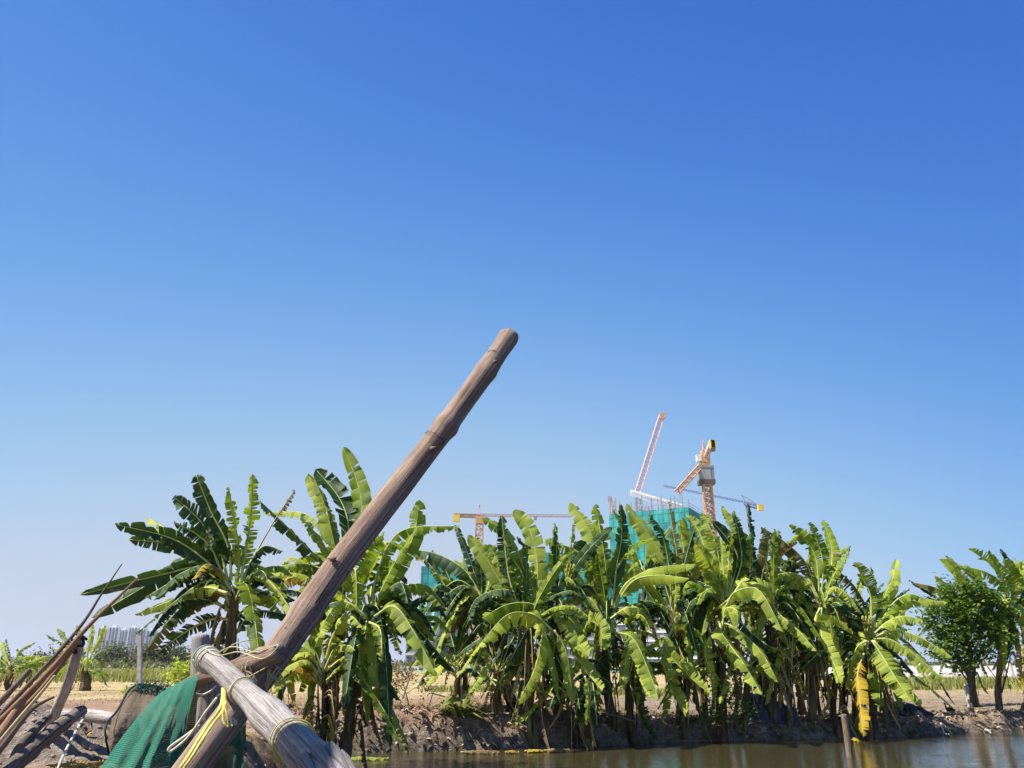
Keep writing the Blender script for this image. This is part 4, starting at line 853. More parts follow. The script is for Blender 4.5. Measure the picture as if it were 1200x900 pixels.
wall('site_hoarding', 'pale green site hoarding at the foot of the grey building', 470, 800, 781, 95, 92, .15, HOARD, WHITE)
# van-like site cabin seen under the leaves
root = empty('site_cabin', (GX(567, 90), 90, .7), 'small white site cabin with blue window band in front of the grey block', 'site cabin')
m_ = MB(); m_.box((-1.9, 0, 0), (1.9, 2, 1.5)); m_.build('cabin_body', WHITE, root)
m_ = MB(); m_.box((-.6, -.06, .75), (1.7, -.002, 1.2)); m_.build('window', BLUE, root)
m_ = MB(); m_.box((-2.1, -.3, 1.502), (2.1, 2.2, 1.62)); m_.build('roof', CONC, root)

# air: far things pale towards the horizon
hb = MB(); hb.box((-4200, -600, -2.2), (4200, 7000, 98))
hm = bpy.data.materials.new('haze'); hm.use_nodes = True; ht = hm.node_tree; ht.nodes.remove(ht.nodes['Principled BSDF'])
pv = ht.nodes.new('ShaderNodeVolumePrincipled'); pv.inputs['Density'].default_value = .00013; pv.inputs['Color'].default_value = (.80, .88, 1, 1); pv.inputs['Anisotropy'].default_value = .2
ht.links.new(pv.outputs[0], ht.nodes['Material Output'].inputs['Volume'])
hz_ = hb.build('haze', hm); tag(hz_, 'thin pale haze lying over the far field and buildings', 'haze', None, 'stuff')
# ---------------------------------------------------------------- foreground: lashed posts
def relv(mb, o): mb.v = [(a - o[0], b - o[1], c - o[2]) for a, b, c in mb.v]; return mb
def log_(name, label, cat, pts, rs, mt, n=28, seed=1, wob=.05, sub=60, group=None, freq=6, knots=(), parent=None, rag=0, crook=0):
    P = interp(pts, sub); m = len(rs) - 1; R_ = []
    for i in range(sub + 1):
        u = i / sub * m; k = min(int(u), m - 1); r = rs[k] + (rs[k + 1] - rs[k]) * (u - k)
        for kt, ka, kw in knots:
            r += ka * math.exp(-((i / sub - kt) / kw) ** 2)
        R_.append(r)
    if crook:
        for i in range(1, sub): P[i] = P[i] + Vector((mn.noise(P[i] * 1.3 + Vector((seed, 0, 0))), 0, mn.noise(P[i] * 1.3 + Vector((0, seed, 0))))) * crook
    # rounded ends
    e = min(R_[-1], (P[-1] - P[-2]).length * 2)
    d = (P[-1] - P[-2]).normalized(); P += [P[-1] + d * e * .25, P[-1] + d * e * .38]; R_ += [R_[-1] * .86, R_[-1] * .5]
    d = (P[0] - P[1]).normalized(); e = R_[0]; P = [P[0] + d * e * .38, P[0] + d * e * .25] + P; R_ = [R_[0] * .5, R_[0] * .86] + R_
    mb = MB(); mb.tube(P, R_, n, 0, True, wob, seed, freq); o = P[0].copy() if parent is None else Vector(parent.location)
    ob = relv(mb, o).build(name, mt, parent, True)
    if parent is None: ob.location = o; tag(ob, label, cat, group)
    return ob
def rope(name, label, pts, r, mt, cat='rope', sub=24, group=None, n=6):
    P = interp(pts, sub); o = P[0].copy(); mb = MB(); mb.tube([p - o for p in P], r, n); ob = mb.build(name, mt, None, True); ob.location = o; tag(ob, label, cat, group); return ob
def coil(c, ax, r, turns, pitch, seed=0, sub=22, jit=.08, squash=1.0):
    ax = Vector(ax).normalized(); x = ax.cross(Vector((0, 0, 1))); x = x.normalized() if x.length > .1 else Vector((1, 0, 0)); y = ax.cross(x); rr = random.Random(seed); out = []
    for i in range(int(turns * sub) + 1):
        a = 2 * math.pi * i / sub; q = r * (1 + jit * math.sin(a * .37 + seed)); out.append(Vector(c) + x * math.cos(a) * q + y * math.sin(a) * q * squash + ax * pitch * (i / sub - turns / 2 + .5 * math.sin(a * .61 + seed)))
    return out
ROPEW = simple('pale_rope', (.62, .58, .46), .9, .2, 60, .4); ROPEY = simple('yellow_rope', (.62, .52, .12), .7, .2, 40, .3); ROPET = simple('grey_green_cord', (.22, .30, .24), .9, .3, 40, .4); ROPEG = simple('straw_twine', (.52, .46, .26), .9, .3, 60, .4)
# big leaning pole: passes behind the grey log
PB, PT = W(196, 940, 1.80), W(597, 396, 2.38)
pp = [W(178, 965, 1.76), W(224, 902, 1.79), W(300, 799, 1.88), W(340, 745, 1.93), W(400, 657, 2.03), W(500, 527, 2.20), W(548, 462, 2.28), W(596, 394, 2.37)]
low = pp[0] + (pp[0] - pp[1]).normalized() * .9; low.z = max(low.z, hz(low.x, low.y))
pole = log_('leaning_pole', 'long brown wooden pole leaning up to the right across the sky', 'pole', [low] + pp, [.034, .034, .034, .035, .036, .036, .035, .034, .034], WOODB, 36, 3, .035, 150, knots=((.545, .004, .012), (.80, .0055, .010), (.925, .0035, .008), (.965, -.002, .02)), freq=9, crook=.012)
kb = MB()
for px, py, Y in ((506, 526, 2.165), (578, 425, 2.30), (389, 655, 1.985)):
    c = W(px, py, Y); kb.tube([c, c + Vector((.012, -.016, .0))], [.008, .003], 8)
# stake, log, crosspiece
gz = hz(GX(240, 2.12), 2.12)
pb = W(241, 860, 2.12); post = log_('upright_post', 'short pale upright post behind the end of the grey log', 'post', [Vector((pb.x, 2.12, gz - .1)), pb, W(236, 790, 2.12), W(235, 746, 2.12)], [.028, .027, .026, .022], WOODG, 20, 5, .08, 40)
lg = [W(240, 771, 2.0), W(257, 783, 1.90), W(283, 808, 1.74), W(314, 838, 1.55), W(350, 875, 1.34), W(377, 906, 1.20), W(400, 938, 1.08)]
glog = log_('grey_log', 'thick cracked grey log lashed over the pole and pointing at the viewer', 'log', lg, [.0245, .0255, .024, .027, .030, .032, .031], WOODG, 40, 8, .05, 110, knots=((.50, .005, .05), (.12, -.002, .05)), freq=8)
br = MB()
for k in range(10):   # splintered end of the grey log
    a = k / 10 * 6.28; c = lg[5].lerp(lg[6], .6)
    d = (lg[6] - lg[5]).normalized(); x = d.cross(Vector((0, 0, 1))).normalized(); y = x.cross(d); q = c + (x * math.cos(a) + y * math.sin(a)) * .031
    br.tube([q - d * .08, q + d * (.02 + .06 * random.Random(k).random())], [.012, .003], 5)
relv(br, glog.location).build('splinter', WOODG, glog)
relv(kb, pole.location).build('knot_stub', WOODB, pole, True)
CRK = simple('dark_crack', (.03, .018, .012), .95, .2, 30, 0)
def on_pole(px, py, side, r=.0352):
    """point on the pole skin that faces the viewer; side -1..1 across its width"""
    c = min(((pp[k].lerp(pp[k + 1], t / 20)) for k in range(len(pp) - 1) for t in range(21)), key=lambda q: (q - W(px, py, q.y)).length)
    ax = (pp[5] - pp[2]).normalized(); v = (Vector((0, 0, CH)) - c).normalized(); v = (v - ax * v.dot(ax)).normalized(); s = ax.cross(v)
    return c + (v * math.cos(side) + s * math.sin(side)) * r
rr = random.Random(2); cr = MB()
C = [on_pole(x, y, .1 + .05 * math.sin(k), .0345) for k, (x, y) in enumerate([(398, 660), (385, 680), (372, 698), (360, 716), (347, 735), (336, 751), (328, 762)])]
cr.tube(interp(C, 40), [.0003 + .0014 * math.sin(math.pi * k / 40) for k in range(41)], 5)
relv(cr, pole.location).build('crack', CRK, pole, True)
for (x, y, rad_) in ((507, 518, .0372), (580, 420, .0352), (393, 664, .0358), (340, 742, .035)):
    cr = MB(); C = [on_pole(x, y, -1.3 + k * .2, rad_ - .0012 + .0006 * rr.random()) + Vector((rr.gauss(0, .002), 0, rr.gauss(0, .002))) for k in range(13)]
    cr.tube(interp(C, 36), [.0004 + .0008 * rr.random() for k in range(37)], 5)
    relv(cr, pole.location).build('node_ring', CRK, pole, True)
xp = log_('knotty_crosspiece', 'short crooked knotty branch crossing behind the grey log under the net', 'branch', [W(203, 822, 2.16), W(218, 806, 2.13), W(240, 793, 2.09), W(268, 786, 2.0), W(300, 775, 1.87), W(328, 764, 1.80)], [.017, .018, .018, .021, .024, .021], WOODB, 24, 12, .10, 60, knots=((.85, .004, .03), (.55, .003, .03)), freq=14)
# lashings
ax = (lg[1] - lg[0])
rope('rope_lashing', 'pale rope wound round the top of the grey log and upright post', coil(lg[0].lerp(lg[1], .25), ax, .0275, 5, .008, 1), .0022, ROPEW, sub=150)
rope('cord_lashing', 'grey green cord wound next to the pale rope at the log top', coil(lg[0].lerp(lg[1], .05), ax, .027, 4, .006, 4), .0024, ROPET, sub=120)
rope('twine_lashing', 'loose straw twine ends tying the crosspiece to the grey log', [W(246, 770, 1.96), W(272, 758, 1.9), W(300, 764, 1.82), W(326, 756, 1.78), W(308, 772, 1.78), W(280, 764, 1.84), W(256, 768, 1.9), W(240, 760, 1.95)], .0013, ROPEG, sub=60)
rope('twine_end', 'single frayed twine end sticking up from the lashed joint', [W(262, 765, 1.95), W(272, 756, 1.93), W(284, 752, 1.92), W(296, 750, 1.95)], .0013, ROPEG)
c1 = lg[1].lerp(lg[2], .28); a1 = lg[2] - lg[1]
rope('twine_band', 'straw twine band round the grey log where the yellow strap starts', coil(lg[2].lerp(lg[3], .05), lg[3] - lg[2], .026, 4, .004, 2), .0014, ROPEG, sub=110)
rope('yellow_twine_band', 'yellow and straw twine band round the lower grey log', coil(lg[4].lerp(lg[3], .12), lg[4] - lg[3], .0315, 2, .005, 6), .0012, ROPEY, sub=90)
rope('straw_band', 'pale straw band beside the yellow twine on the lower grey log', coil(lg[4].lerp(lg[3], .24), lg[4] - lg[3], .0310, 2, .006, 9), .0011, ROPEG, sub=60)
for i, (dx, lb) in enumerate(((0, 'yellow plastic strap hanging from the log, left strand'), (5, 'yellow plastic strap hanging from the log, right strand beside the brown pole'))):
    P = [W(262 + dx * .2, 806, 1.78), W(261 + dx * .3, 818, 1.74), W(257 + dx, 832, 1.72), W(243 + dx, 850, 1.71), W(222 + dx, 884, 1.68), W(205 + dx, 912, 1.66), W(195 + dx, 960, 1.66)]
    C = interp(P, 30); o = C[0].copy(); mb = MB(); w = .0042
    vs = []; 
    for k, c in enumerate(C): s = Vector((1, .3 + .5 * math.sin(k * .3 + i), .35)).normalized() * w; vs += [c - s - o, c + s - o]
    mb.add(vs, [(2 * k, 2 * k + 1, 2 * k + 3, 2 * k + 2) for k in range(len(C) - 1)]); ob = mb.build('yellow_strap', ROPEY, None, True); ob.location = o; md = ob.modifiers.new('t', 'SOLIDIFY'); md.thickness = .0012; tag(ob, lb, 'strap', 'yellow straps')
rope('yellow_knot', 'short yellow strap tail dangling below the straw twine band', [W(262, 826, 1.70), W(266, 838, 1.69), W(268, 852, 1.69), W(262, 846, 1.69), W(261, 834, 1.70)], .002, ROPEY)
rope('white_rope', 'white rope loop hanging in front of the green net', [W(254, 818, 1.85), W(240, 836, 1.86), W(222, 862, 1.86), W(204, 878, 1.85), W(198, 880, 1.85), W(200, 875, 1.85), W(218, 862, 1.86), W(234, 850, 1.87)], .003, ROPEW, sub=60)
rope('white_rope_hook', 'short white rope curl under the knotty branch', [W(230, 812, 2.05), W(238, 814, 2.04), W(248, 809, 2.02), W(254, 803, 2.0)], .0026, ROPEW)
rope('white_knot', 'small white rope knot on the brown pole below the grey log', coil(W(273, 846, 1.74), (1, 0, .6), .007, 2.5, .004, 3), .0018, ROPEW, sub=40)
# hanging roots and straw at the joint
sr = random.Random(12); mb = MB(); o = W(300, 790, 1.85)
for k in range(34):
    px = sr.uniform(276, 326); p = W(px, 776 + sr.uniform(-4, 6), 1.82 + sr.uniform(0, .1)); q = p + Vector((sr.gauss(0, .04), sr.gauss(0, .02), -sr.uniform(.02, .11)))
    mb.tube([p - o, (p + q) / 2 - o + Vector((sr.gauss(0, .015), 0, 0)), q - o], [.0012, .001, .0006], 4)
ob = mb.build('hanging_fibres', ROPEG); ob.location = o; tag(ob, 'fine straw fibres hanging below the pole joint', 'fibres', None, 'stuff')
# green net
def netcloth(name, base, dark, sc_, thr=.5, alpha=True):
    m, nt, p = mat(name, .6, base, .4)
    uv = N(nt, 'ShaderNodeUVMap'); sx = N(nt, 'ShaderNodeSeparateXYZ'); nt.links.new(uv.outputs[0], sx.inputs[0])
    a = math_(nt, 'ABSOLUTE', math_(nt, 'SINE', math_(nt, 'MULTIPLY', sx.outputs[0], sc_))); b = math_(nt, 'ABSOLUTE', math_(nt, 'SINE', math_(nt, 'MULTIPLY', sx.outputs[1], sc_)))
    h = math_(nt, 'MULTIPLY', a, b); tc = N(nt, 'ShaderNodeTexCoord'); n = noise_(nt, tc.outputs['Object'], 9, 6, .65)
    c = mix(nt, n, dark, base); c = mix(nt, math_(nt, 'MULTIPLY', h, .7), c, dark)
    nt.links.new(c, p.inputs['Base Color']); bump(nt, p, math_(nt, 'SUBTRACT', 1, h), .8, .002)
    if alpha:
        t = N(nt, 'ShaderNodeBsdfTransparent'); ms = N(nt, 'ShaderNodeMixShader'); f = math_(nt, 'MULTIPLY', math_(nt, 'GREATER_THAN', h, thr), .8)
        nt.links.new(f, ms.inputs[0]); nt.links.new(p.outputs[0], ms.inputs[1]); nt.links.new(t.outputs[0], ms.inputs[2]); nt.links.new(ms.outputs[0], nt.nodes['Material Output'].inputs['Surface'])
    return m
GNET = netcloth('green_net', (.035, .33, .19), (.006, .10, .065), 600, .70)
GNETD = netcloth('dark_green_net', (.03, .27, .18), (.008, .09, .065), 900, .86)
BNET = netcloth('brown_mesh', (.26, .18, .10), (.08, .055, .03), 620, .8)
def cloth(name, label, top, bot, mt, nx=70, ny=60, fold=.02, nf=7, seed=1, cat='net', sag=.05, mid=None):
    T_ = interp(top, nx); B_ = interp(bot, nx); M_ = interp(mid, nx) if mid else None; o = T_[0].copy(); mb = MB(); vs = []; uv = []
    for j in range(ny + 1):
        t = j / ny
        for i in range(nx + 1):
            if M_: p = T_[i] * (1 - t) ** 2 + M_[i] * 2 * t * (1 - t) + B_[i] * t * t
            else: p = T_[i].lerp(B_[i], t) + Vector((0, 0, -sag * math.sin(math.pi * t)))
            u = i / nx; a = fold * (.25 + t)
            w = a * (math.sin(u * nf * 6.28 + 1.5 * math.sin(u * 7 + seed) + t * .8) * .7 + .5 * mn.noise(Vector((u * 9, t * 4, seed))) + .25 * mn.noise(Vector((u * 26, t * 12, seed))))
            vs.append(p + Vector((w * .35, -w, w * .2)) - o); uv.append((u * (T_[0] - T_[-1]).length * 3.2, t * (T_[0] - B_[0]).length))
    W_ = nx + 1; mb.add(vs, [(j * W_ + i, j * W_ + i + 1, (j + 1) * W_ + i + 1, (j + 1) * W_ + i) for j in range(ny) for i in range(nx)], 0, uv)
    ob = mb.build(name, mt, None, True); ob.location = o; tag(ob, label, cat); return ob
cloth('green_net', 'bright green mesh net draped from the knotty branch down to the left', [W(188, 812, 2.11), W(203, 803, 2.09), W(219, 795, 2.07), W(233, 790, 2.05)],
      [W(98, 930, 1.80), W(135, 930, 1.80), W(170, 930, 1.84), W(200, 930, 1.92)], GNET, nf=3.3, fold=.010, seed=3, mid=[W(160, 835, 1.98), W(178, 845, 1.94), W(200, 840, 1.94), W(222, 830, 1.98)])
cloth('hanging_net', 'darker green net hanging behind the brown pole and upright post', [W(214, 800, 2.20), W(236, 800, 2.22), W(258, 805, 2.18), W(290, 830, 2.1)],
      [W(190, 940, 2.2), W(225, 940, 2.2), W(255, 940, 2.15), W(284, 940, 2.1)], GNETD, nf=8, fold=.02, seed=9)
# brown mesh basket with wire rim
cloth('mesh_basket', 'brown fine mesh fish trap with black wire rim left of the green net', [W(151, 809, 2.9), W(168, 803, 2.98), W(190, 806, 3.0), W(212, 815, 2.95)],
      [W(127, 888, 2.7), W(150, 905, 2.85), W(180, 910, 2.9), W(215, 905, 2.9)], BNET, nf=1.5, fold=.03, seed=5, cat='fish trap', mid=[W(120, 845, 2.7), W(160, 840, 2.6), W(185, 845, 2.62), W(214, 850, 2.8)])
basket = bpy.data.objects['mesh_basket']
BLACK = simple('black_wire', (.012, .012, .012), .6, .2, 9, 0)
P = interp([W(190, 806, 2.98), W(168, 802, 2.96), W(152, 808, 2.88), W(138, 832, 2.78), W(125, 848, 2.7), W(124, 865, 2.68), W(129, 888, 2.7)], 40); mb = MB(); mb.tube([p - basket.location for p in P], .0035, 8); mb.build('rim', BLACK, basket, True)
mb = MB(); r_ = random.Random(4)
for k in range(160):
    p = W(r_.uniform(158, 200), r_.uniform(803, 812), 2.9) - basket.location; d = Vector((r_.gauss(0, 1), r_.gauss(0, .5), r_.gauss(0, .7))).normalized() * r_.uniform(.01, .04); mb.tube([p, p + d * .5 + Vector((0, 0, .008)), p + d], [.0012] * 3, 3)
mb.build('net_scrap', GNETD, basket)
# ---------------------------------------------------------------- left side sticks and logs
GS = 'bamboo sticks lashed on the left'
def g0(p, extra=.02):  # continue a stick to the ground beyond the frame
    return p
def stick(label, pts, r, mt=BAMB, seed=1, name='bamboo_stick', cat='stick', group=GS, sub=40, wob=.08, crook=.008):
    if pts[0] is None:
        d = (pts[1] - pts[2]).normalized(); q = pts[1].copy()
        while q.z > hz(q.x, q.y) - .03 and q.y > .5: q = q + d * .05
        pts = [q] + pts[1:]
    P = pts; return log_(name, label, cat, P, r, mt, 12, seed, wob, sub, group, 12, (), None, 0, crook)
def gpt(px, Y, zo=.0):
    x = GX(px, Y, .8); return Vector((x, Y, hz(x, Y) + zo))
stick('thin dark stick with the highest tip, leaning right from the lashed joint', [None, W(0, 838, 8.25), W(88, 742, 8.40), W(118, 698, 8.48), W(143, 661, 8.55)], [0.0277, 0.0258, 0.0179, 0.0109, 0.0060], ROTW, 3)
stick('long pale bamboo stick whose tip points at the big drooping leaf', [None, W(0, 845, 8.10), W(60, 785, 8.18), W(100, 738, 8.25), W(162, 677, 8.40)], [0.0336, 0.0316, 0.0286, 0.0218, 0.0099], BAMB, 4)
stick('brown bamboo stick lying below the long pale one to the lashed joint', [None, W(0, 853, 8.18), W(45, 812, 8.25), W(92, 752, 8.32)], [0.0297, 0.0297, 0.0277, 0.0218], BAMB, 5)
stick('dark twisted stick beneath the bundle, ending at the joint', [None, W(10, 850, 8.40), W(40, 808, 8.48), W(62, 790, 8.48), W(90, 755, 8.40)], [0.0297, 0.0336, 0.0297, 0.0258, 0.0218], ROTW, 6)
stick('short dark stick with a blunt top at the left frame edge', [None, W(-10, 834, 7.95), W(15, 807, 7.95), W(35, 785, 8.02)], [0.0297, 0.0297, 0.0277, 0.0218], ROTW, 7)
stick('stout reddish bamboo stub at bottom left', [None, W(-5, 868, 7.80), W(16, 838, 7.95), W(28, 820, 8.02)], [0.0456, 0.0445, 0.0396, 0.0316], BAMB, 8)
stick('slim straw coloured twig leaning over the mound', [None, W(26, 838, 6.4), W(48, 812, 6.4), W(64, 792, 6.4)], [.016, .014, .012, .010], simple('straw_twig', (.45, .36, .20), .9, .2, 20, .2), 9)
stick('dark crooked branch lying across the spoil mound', [None, W(0, 876, 7.3), W(22, 852, 7.3), W(44, 828, 7.3), W(63, 817, 7.35)], [.03, .028, .022, .02, .012], ROTW, 10, crook=.05)
fx = GX(70, 7.0, 1.0)
stick('grey leaning support post holding the lashed sticks', [None, W(64, 838, 9.00), W(80, 800, 8.70), W(94, 752, 8.43)], [0.0540, 0.0540, 0.0525, 0.0480], WOODG, 11, 'support_post', 'post', None)
rope('black_lashing', 'black rubber strip tying the sticks to the grey support post', coil(W(91, 752, 8.37), (.6, 0, 1), .062, 4, .045, 3), .013, BLACK, sub=80)
stick('grey straight log lying on top of the spoil mound', [W(150, 843, 8.8), W(128, 841, 8.9), W(98, 838, 9.1), W(70, 838, 9.2)], [.06, .065, .07, .06], WOODG, 13, 'fallen_log', 'log', 'logs on the spoil mound', wob=.12)
stick('thick dark rotten log sloping down the front of the mound', [W(-5, 920, 7.8), W(30, 884, 8.1), W(62, 858, 8.4), W(96, 832, 8.8)], [.075, .085, .08, .06], ROTW, 14, 'fallen_log', 'log', 'logs on the spoil mound', wob=.3)
stick('second thin log resting beside the dark rotten log', [W(8, 900, 8.0), W(28, 870, 8.1), W(46, 850, 8.3), W(58, 838, 8.5)], [.04, .045, .04, .03], ROTW, 15, 'fallen_log', 'log', 'logs on the spoil mound', wob=.3)
rope('white_grey_rope', 'frayed grey rope hanging down from the log on the mound', [W(99, 840, 8.8), W(92, 852, 8.5), W(83, 868, 8.3), W(74, 886, 8.1), W(66, 905, 8.0)], .012, ROPEW)
# stones on the mound
ST = simple('mud_stone', (.30, .24, .20), .95, .4, 6, .6)
rs_ = random.Random(9)
def rock(c, s, seed):
    mb = MB(); n, m_ = 9, 7; vs = []; 
    for j in range(m_ + 1):
        th = math.pi * j / m_
        for i in range(n):
            a = 2 * math.pi * i / n; d = Vector((math.sin(th) * math.cos(a), math.sin(th) * math.sin(a), math.cos(th) * .7)); r = s * (1 + .6 * mn.noise(d * 1.6 + Vector((seed * 3.1, 0, 0)))); vs.append(d * r)
    mb.add(vs, [(j * n + i, j * n + (i + 1) % n, (j + 1) * n + (i + 1) % n, (j + 1) * n + i) for j in range(m_) for i in range(n)]); return mb
sb = MB()
for k in range(160):
    x = MX + rs_.gauss(0, .9); y = MY - .4 + rs_.gauss(0, .4); r = rock(None, rs_.choice((.012, .018, .025, .05)), k); z = hz(x, y) if k % 1 == 0 else 0
    sb.add([(a + x, b + y, c + z) for a, b, c in r.v], r.f)
tag(sb.build('clods', ST, None, True), 'grey brown clods and rubble on the spoil mound', 'clods', None, 'stuff')
sb = MB()
for k in range(420):
    x, y = reg_l1(rs_); r = rock(None, rs_.choice((.015, .02, .03, .06)), k + 999); z = hz(x, y) - .01
    if z < .03: continue
    sb.add([(a + x, b + y, c + z) for a, b, c in r.v], r.f)
tag(sb.build('bank_clods', ST, None, True), 'mud clods and stones on the steep far bank', 'clods', None, 'stuff')
# ---------------------------------------------------------------- small things in the field and on the bank
PCON = simple('weathered_concrete_post', (.46, .43, .38), .9, .2, 9, .4)
def cpost(label, px, Y, ytop, w, name='concrete_post'):
    x = GX(px, Y, .7); z = hz(x, Y) - .05; zt = W(px, ytop, Y).z; root = empty(name, (x, Y, z), label, 'post')
    mb = MB(); h = zt - z; 
    tx = W(px, ytop, Y).x - x
    for k in range(6): mb.bar((tx * k / 6, .003 * (k % 2), h * k / 6), (tx * (k + 1) / 6, .003 * (k % 2), h * (k + 1) / 6), w * (1 - .015 * k))
    mb.build('shaft', PCON, root); c = MB(); c.box((tx - w * .55, -w * .55, h + .002), (tx + w * .55, w * .55, h + .05)); c.build('cap', PCON, root)
cpost('pale concrete fence post in the left field in front of the white towers', 164, 21, 742, .10)
stp = W(989, 838, 15.3); x = stp.x
log_('water_stake', 'brown wooden stake standing in the pond in front of the yellow leaf', 'stake', [Vector((x, 15.3, -.6)), Vector((x + .005, 15.3, .3)), stp], [.06, .058, .056], WOODS, 18, 21, .08, 30)
x = GX(1134, 22.3, .9)
log_('short_post', 'short pale post on the bank right of the black bird', 'post', [Vector((x, 22.3, hz(x, 22.3) - .1)), Vector((x - .01, 22.3, hz(x, 22.3) + .25)), Vector((x - .02, 22.3, W(1134, 803, 22.3).z))], [.075, .07, .06], PCON, 12, 23, .1, 16)
# bird
bx = GX(1112, 21.2, .5); bz = hz(bx, 21.2) - .0; bo = Vector((bx, 21.2, bz + .01))
BF = simple('black_feather', (.012, .012, .014), .5, .3, 20, .2); BK = simple('beak_horn', (.35, .16, .05), .5, .1, 9, 0)
mb = MB(); mb.tube(interp([(.32, 0, .13), (.22, 0, .13), (.10, 0, .15), (-.04, 0, .17), (-.12, 0, .22), (-.145, 0, .32), (-.15, 0, .40), (-.17, 0, .44), (-.20, 0, .43)], 24),
        [.01,.03,.045,.06,.085,.10,.11,.112,.105,.09,.08,.07,.055,.045,.038,.034,.032,.032,.034,.038,.04,.038,.034,.026,.012], 12)
bird = mb.build('black_duck', BF, None, True); bird.location = bo; bird.scale = (.52, .52, .52); tag(bird, 'black duck standing on top of the bank, neck raised', 'duck')
mb = MB(); mb.tube([(-.20,0,.43),(-.235,0,.425),(-.265,0,.42)],[.016,.013,.006],8); mb.build('beak', BK, bird, True)
for s in (-1, 1):
    mb = MB(); mb.tube([(.0,.035*s,.10),(.01,.035*s,.04),(0,.035*s,-.01)],[.014,.009,.008],6); mb.tube([(0,.035*s,-.0),(-.06,.045*s,-.0)],[.009,.004],5); mb.build('leg', BK, bird, True)
    mb = MB(); mb.tube([(-.06,.09*s,.20),(.06,.105*s,.19),(.2,.07*s,.16),(.3,.02*s,.15)],[.02,.05,.03,.008],8); mb.build('wing', BF, bird, True)
# drain hoses on the bank
def bankpt(px, Y, dz=.03):
    x = GX(px, Y, .4); return Vector((x, Y, max(hz(x, Y), 0) + dz))
GP = 'pale drain hoses on the right bank'
rope('drain_hose', 'bent pale hose running down the bank below the black duck', [bankpt(1101, 20.3), bankpt(1103, 19.9), bankpt(1106, 19.6), bankpt(1109, 19.3, .05)], .022, ROPEW, 'hose', group=GP)
rope('drain_hose', 'short pale hose dipping into the water at the tip of the dark bank', [bankpt(1152, 20.6, .05), bankpt(1155, 20.3, .05), bankpt(1158, 19.9, .02)], .022, ROPEW, 'hose', group=GP)
# dark tarp between the stems
TARP = simple('dark_blue_tarp', (.035, .045, .075), .55, .25, 3, .6)
def tarp(name, label, X0, X1, Y, h, mt, seed):
    mb = MB(); nx, ny = 40, 20; vs = []; o = Vector((X0, Y, hz(X0, Y) - .05))
    for j in range(ny + 1):
        for i in range(nx + 1):
            u, t = i / nx, j / ny; x = X0 + (X1 - X0) * u; y = Y + .9 * (t if t > .55 else .3 * t) + .10 * mn.noise(Vector((u * 6, t * 5, seed))); z = min(t / .6, 1) * h * (1 - .25 * u * u + .12 * mn.noise(Vector((u * 4, t * 2, seed + 4)))) ; vs.append(Vector((x, y, hz(x, Y) - .05 + z)) - o)
    W_ = nx + 1; mb.add(vs, [(j * W_ + i, j * W_ + i + 1, (j + 1) * W_ + i + 1, (j + 1) * W_ + i) for j in range(ny) for i in range(nx)])
    ob = mb.build(name, mt, None, True); ob.location = o; tag(ob, label, 'tarp')
tarp('blue_tarp', 'dark blue tarpaulin heap on the bank between banana stems', GX(872, 18.9), GX(936, 18.9), 18.9, .62, TARP, 3)
TARP2 = simple('black_plastic', (.02, .02, .02), .5, .3, 3, .6)
tarp('black_plastic_sheet', 'black plastic heap on the bank under the rightmost drooping leaves', GX(1035, 20.4), GX(1095, 20.4), 20.4, .34, TARP2, 8)
# sticks and twigs
GT2 = 'dead sticks on the far bank'
def bstick(label, a, b, r=.02, ya=17.5, yb=17.5, mt=WOODS):
    stick(label, [W(a[0], a[1], ya), W((a[0] + b[0]) / 2, (a[1] + b[1]) / 2 - 1, (ya + yb) / 2), W(b[0], b[1], yb)], [r, r * .9, r * .6], mt, int(a[0]), 'dead_stick', 'stick', GT2, 14)
bstick('pale stick standing upright left of the yellow drooping leaf', (472, 818), (484, 783), .02, 17.2, 17.6)
bstick('leaning straw stick crossing the dry brush pile', (452, 825), (440, 795), .018, 16.6, 17.4)
bstick('long straw stick lying towards the bare field', (505, 812), (545, 826), .014, 17.2, 17.6)
bstick('short stick propped on the bank crest in the open gap', (503, 826), (509, 808), .016, 17.3, 17.3)
bstick('dark broken twig standing at the crest, centre gap', (538, 834), (546, 822), .018, 17.5, 17.5, ROTW)
bstick('pale root lying on the bank below the slim banana stem', (705, 836), (745, 846), .022, 17.5, 17.2)
bstick('thin pale stick in front of the grey log knot and yellow stems', (340, 828), (326, 850), .02, 12.0, 11.8)
# weeds on the bank
def weed(label, px, Y, n, l, mt, seed, up=1.0):
    r = random.Random(seed); x = GX(px, Y, .5); o = Vector((x, Y, hz(x, Y) - .02)); mb = MB()
    for k in range(n):
        a = r.uniform(0, 6.28); d = Vector((math.cos(a), math.sin(a), 0)); el = r.uniform(.2, 1.2) * up; L = l * r.uniform(.5, 1.2); s = Vector((-d.y, d.x, 0)) * L * .05; q = r.random()
        p0 = Vector((0, 0, 0)) + d * .03; p1 = p0 + (d * math.cos(el) + Vector((0, 0, math.sin(el)))) * L * .55; p2 = p1 + d * L * .4 - Vector((0, 0, L * r.uniform(-.1, .3)))
        mb.add([p0 - s, p0 + s, p1 - s * 1.3, p1 + s * 1.3, p2], [(0,1,3,2),(2,3,4)], 0, None, [(0,0,q),(0,0,q),(.5,0,q),(.5,0,q),(.9,0,q)])
    ob = mb.build('bank_weed', mt); ob.location = o; tag(ob, label, 'weed', 'weeds on the banks')
weed('spiky grass clump hanging over the bank in the centre gap', 535, 16.9, 90, .75, GR2, 1)
weed('green leafy weed at the water edge under the long drooping leaf', 432, 14.9, 40, .32, LEAF['b'], 2)
weed('low weed on the dark bank right of the bank end', 455, 15.7, 50, .4, LEAF['g'], 3)
weed('green weed between the yellow stems and the water', 412, 14.2, 40, .35, LEAF['g'], 4)
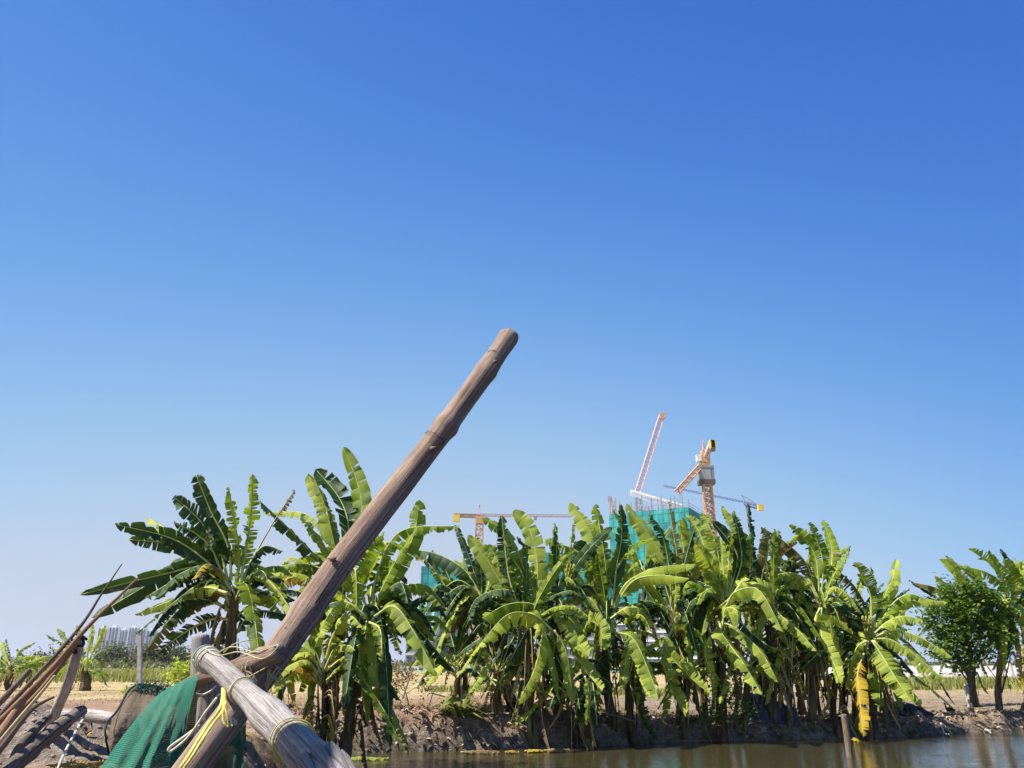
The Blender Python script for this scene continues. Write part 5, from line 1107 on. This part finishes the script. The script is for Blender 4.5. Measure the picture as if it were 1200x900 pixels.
weed('yellow green weed in the left field left of the concrete post', 150, 27, 40, .5, LEAF['b'], 5)
weed('dark low weed on the bank under the bright crimped leaves', 655, 16.7, 50, .4, LEAF['g'], 6)
weed('weed at the foot of the slim banana stem', 770, 17.3, 40, .4, LEAF['g'], 7)
# fallen leaves in the water / on the shore
def flat_leaf(label, a, b, Y, wpx, kd, seed):
    r = random.Random(seed); P = [Vector((GX(a, Y, .03), Y, .035)), Vector(((GX(a, Y, .03) + GX(b, Y, .03)) / 2, Y - .1, .06)), Vector((GX(b, Y, .03), Y + .05, .03))]
    mb = leaf_mb(P, wpx, rad(80), .1, .3, r, .05, .012); o = P[0]; relv(mb, o); ob = mb.build('fallen_leaf', [LEAF[kd], RIBY], None, True); ob.location = o; tag(ob, label, 'fallen leaf', 'fallen banana leaves at the water edge')
flat_leaf('long green fallen leaf floating at the left end of the pond', 398, 455, 14.85, .28, 'b', 1)
flat_leaf('pale brown fallen leaf floating under the centre gap', 540, 586, 15.9, .2, 'n', 2)
flat_leaf('yellow fallen leaf floating right of the pale brown one', 592, 608, 15.9, .16, 'y', 3)
flat_leaf('yellow leaf lying at the water edge below the bright crimped plant', 615, 640, 16.1, .18, 'y', 4)
flat_leaf('curled pale leaf at the water edge left of the drooping dark leaves', 638, 668, 16.2, .22, 'n', 5)
flat_leaf('yellow leaf at the water edge beside the stake', 992, 1008, 18.3, .2, 'y', 6)
rr = random.Random(8)
for k, (px, Y, lb) in enumerate([(62, 8.3, 'yellow leaf at the foot of the mound, left end'), (84, 8.35, 'yellow leaf at the foot of the mound, beside the grey rope'), (108, 8.4, 'yellow leaf at the foot of the mound near the fish trap'), (73, 8.45, 'small yellow leaf under the rotten log')]):
    p = gpt(px, Y, .04); q = gpt(px + 26, Y + .1, .05); r = random.Random(k + 40); mb = leaf_mb([p, (p + q) / 2 + Vector((0, 0, .03)), q], .09, rad(55), .2, .5, r, .05, .008); relv(mb, p); ob = mb.build('yellow_leaf', [LEAF['y'], RIBY], None, True); ob.location = p; tag(ob, lb, 'fallen leaf', 'yellow leaves by the mound')

# unseen lean-to, added so that its roof edge shades the grey log's end
root = empty('added_lean_to', (-1.9, .1, hz(-1.9, .1)), 'unseen lean-to of rusty corrugated sheets, added to shade the grey log end', 'added_lean_to')
RUST = simple('rusty_sheet', (.30, .24, .20), .6, .3, 4, .3, metal=.4)
mb = MB(); o = root.location; nx = 96; vs = []
for i in range(nx + 1):
    x = -2.75 + 1.66 * i / nx; z = 2.80 + .012 * math.sin(i * 1.05) + .02 * (x + 1.9)
    vs += [Vector((x, 1.12, z)) - o, Vector((x, -1.6, z + .35)) - o]
mb.add(vs, [(2 * i, 2 * i + 1, 2 * i + 3, 2 * i + 2) for i in range(nx)]); q = mb.build('roof_sheet', RUST, root); md = q.modifiers.new('t', 'SOLIDIFY'); md.thickness = .003
for x in (-2.65, -1.16):
    for y, zt in ((1.0, 2.79), (-1.5, 3.12)):
        mb = MB(); mb.tube([Vector((x, y, hz(x, y) - .1)) - o, Vector((x, y, zt)) - o], [.04, .03], 10); mb.build('stake', WOODS, root, True)
for y, z in ((1.0, 2.77), (-1.5, 3.10)):
    mb = MB(); mb.tube([Vector((-2.75, y, z - .012)) - o, Vector((-1.08, y, z + .012)) - o], [.025, .025], 8); mb.build('rafter', WOODS, root, True)
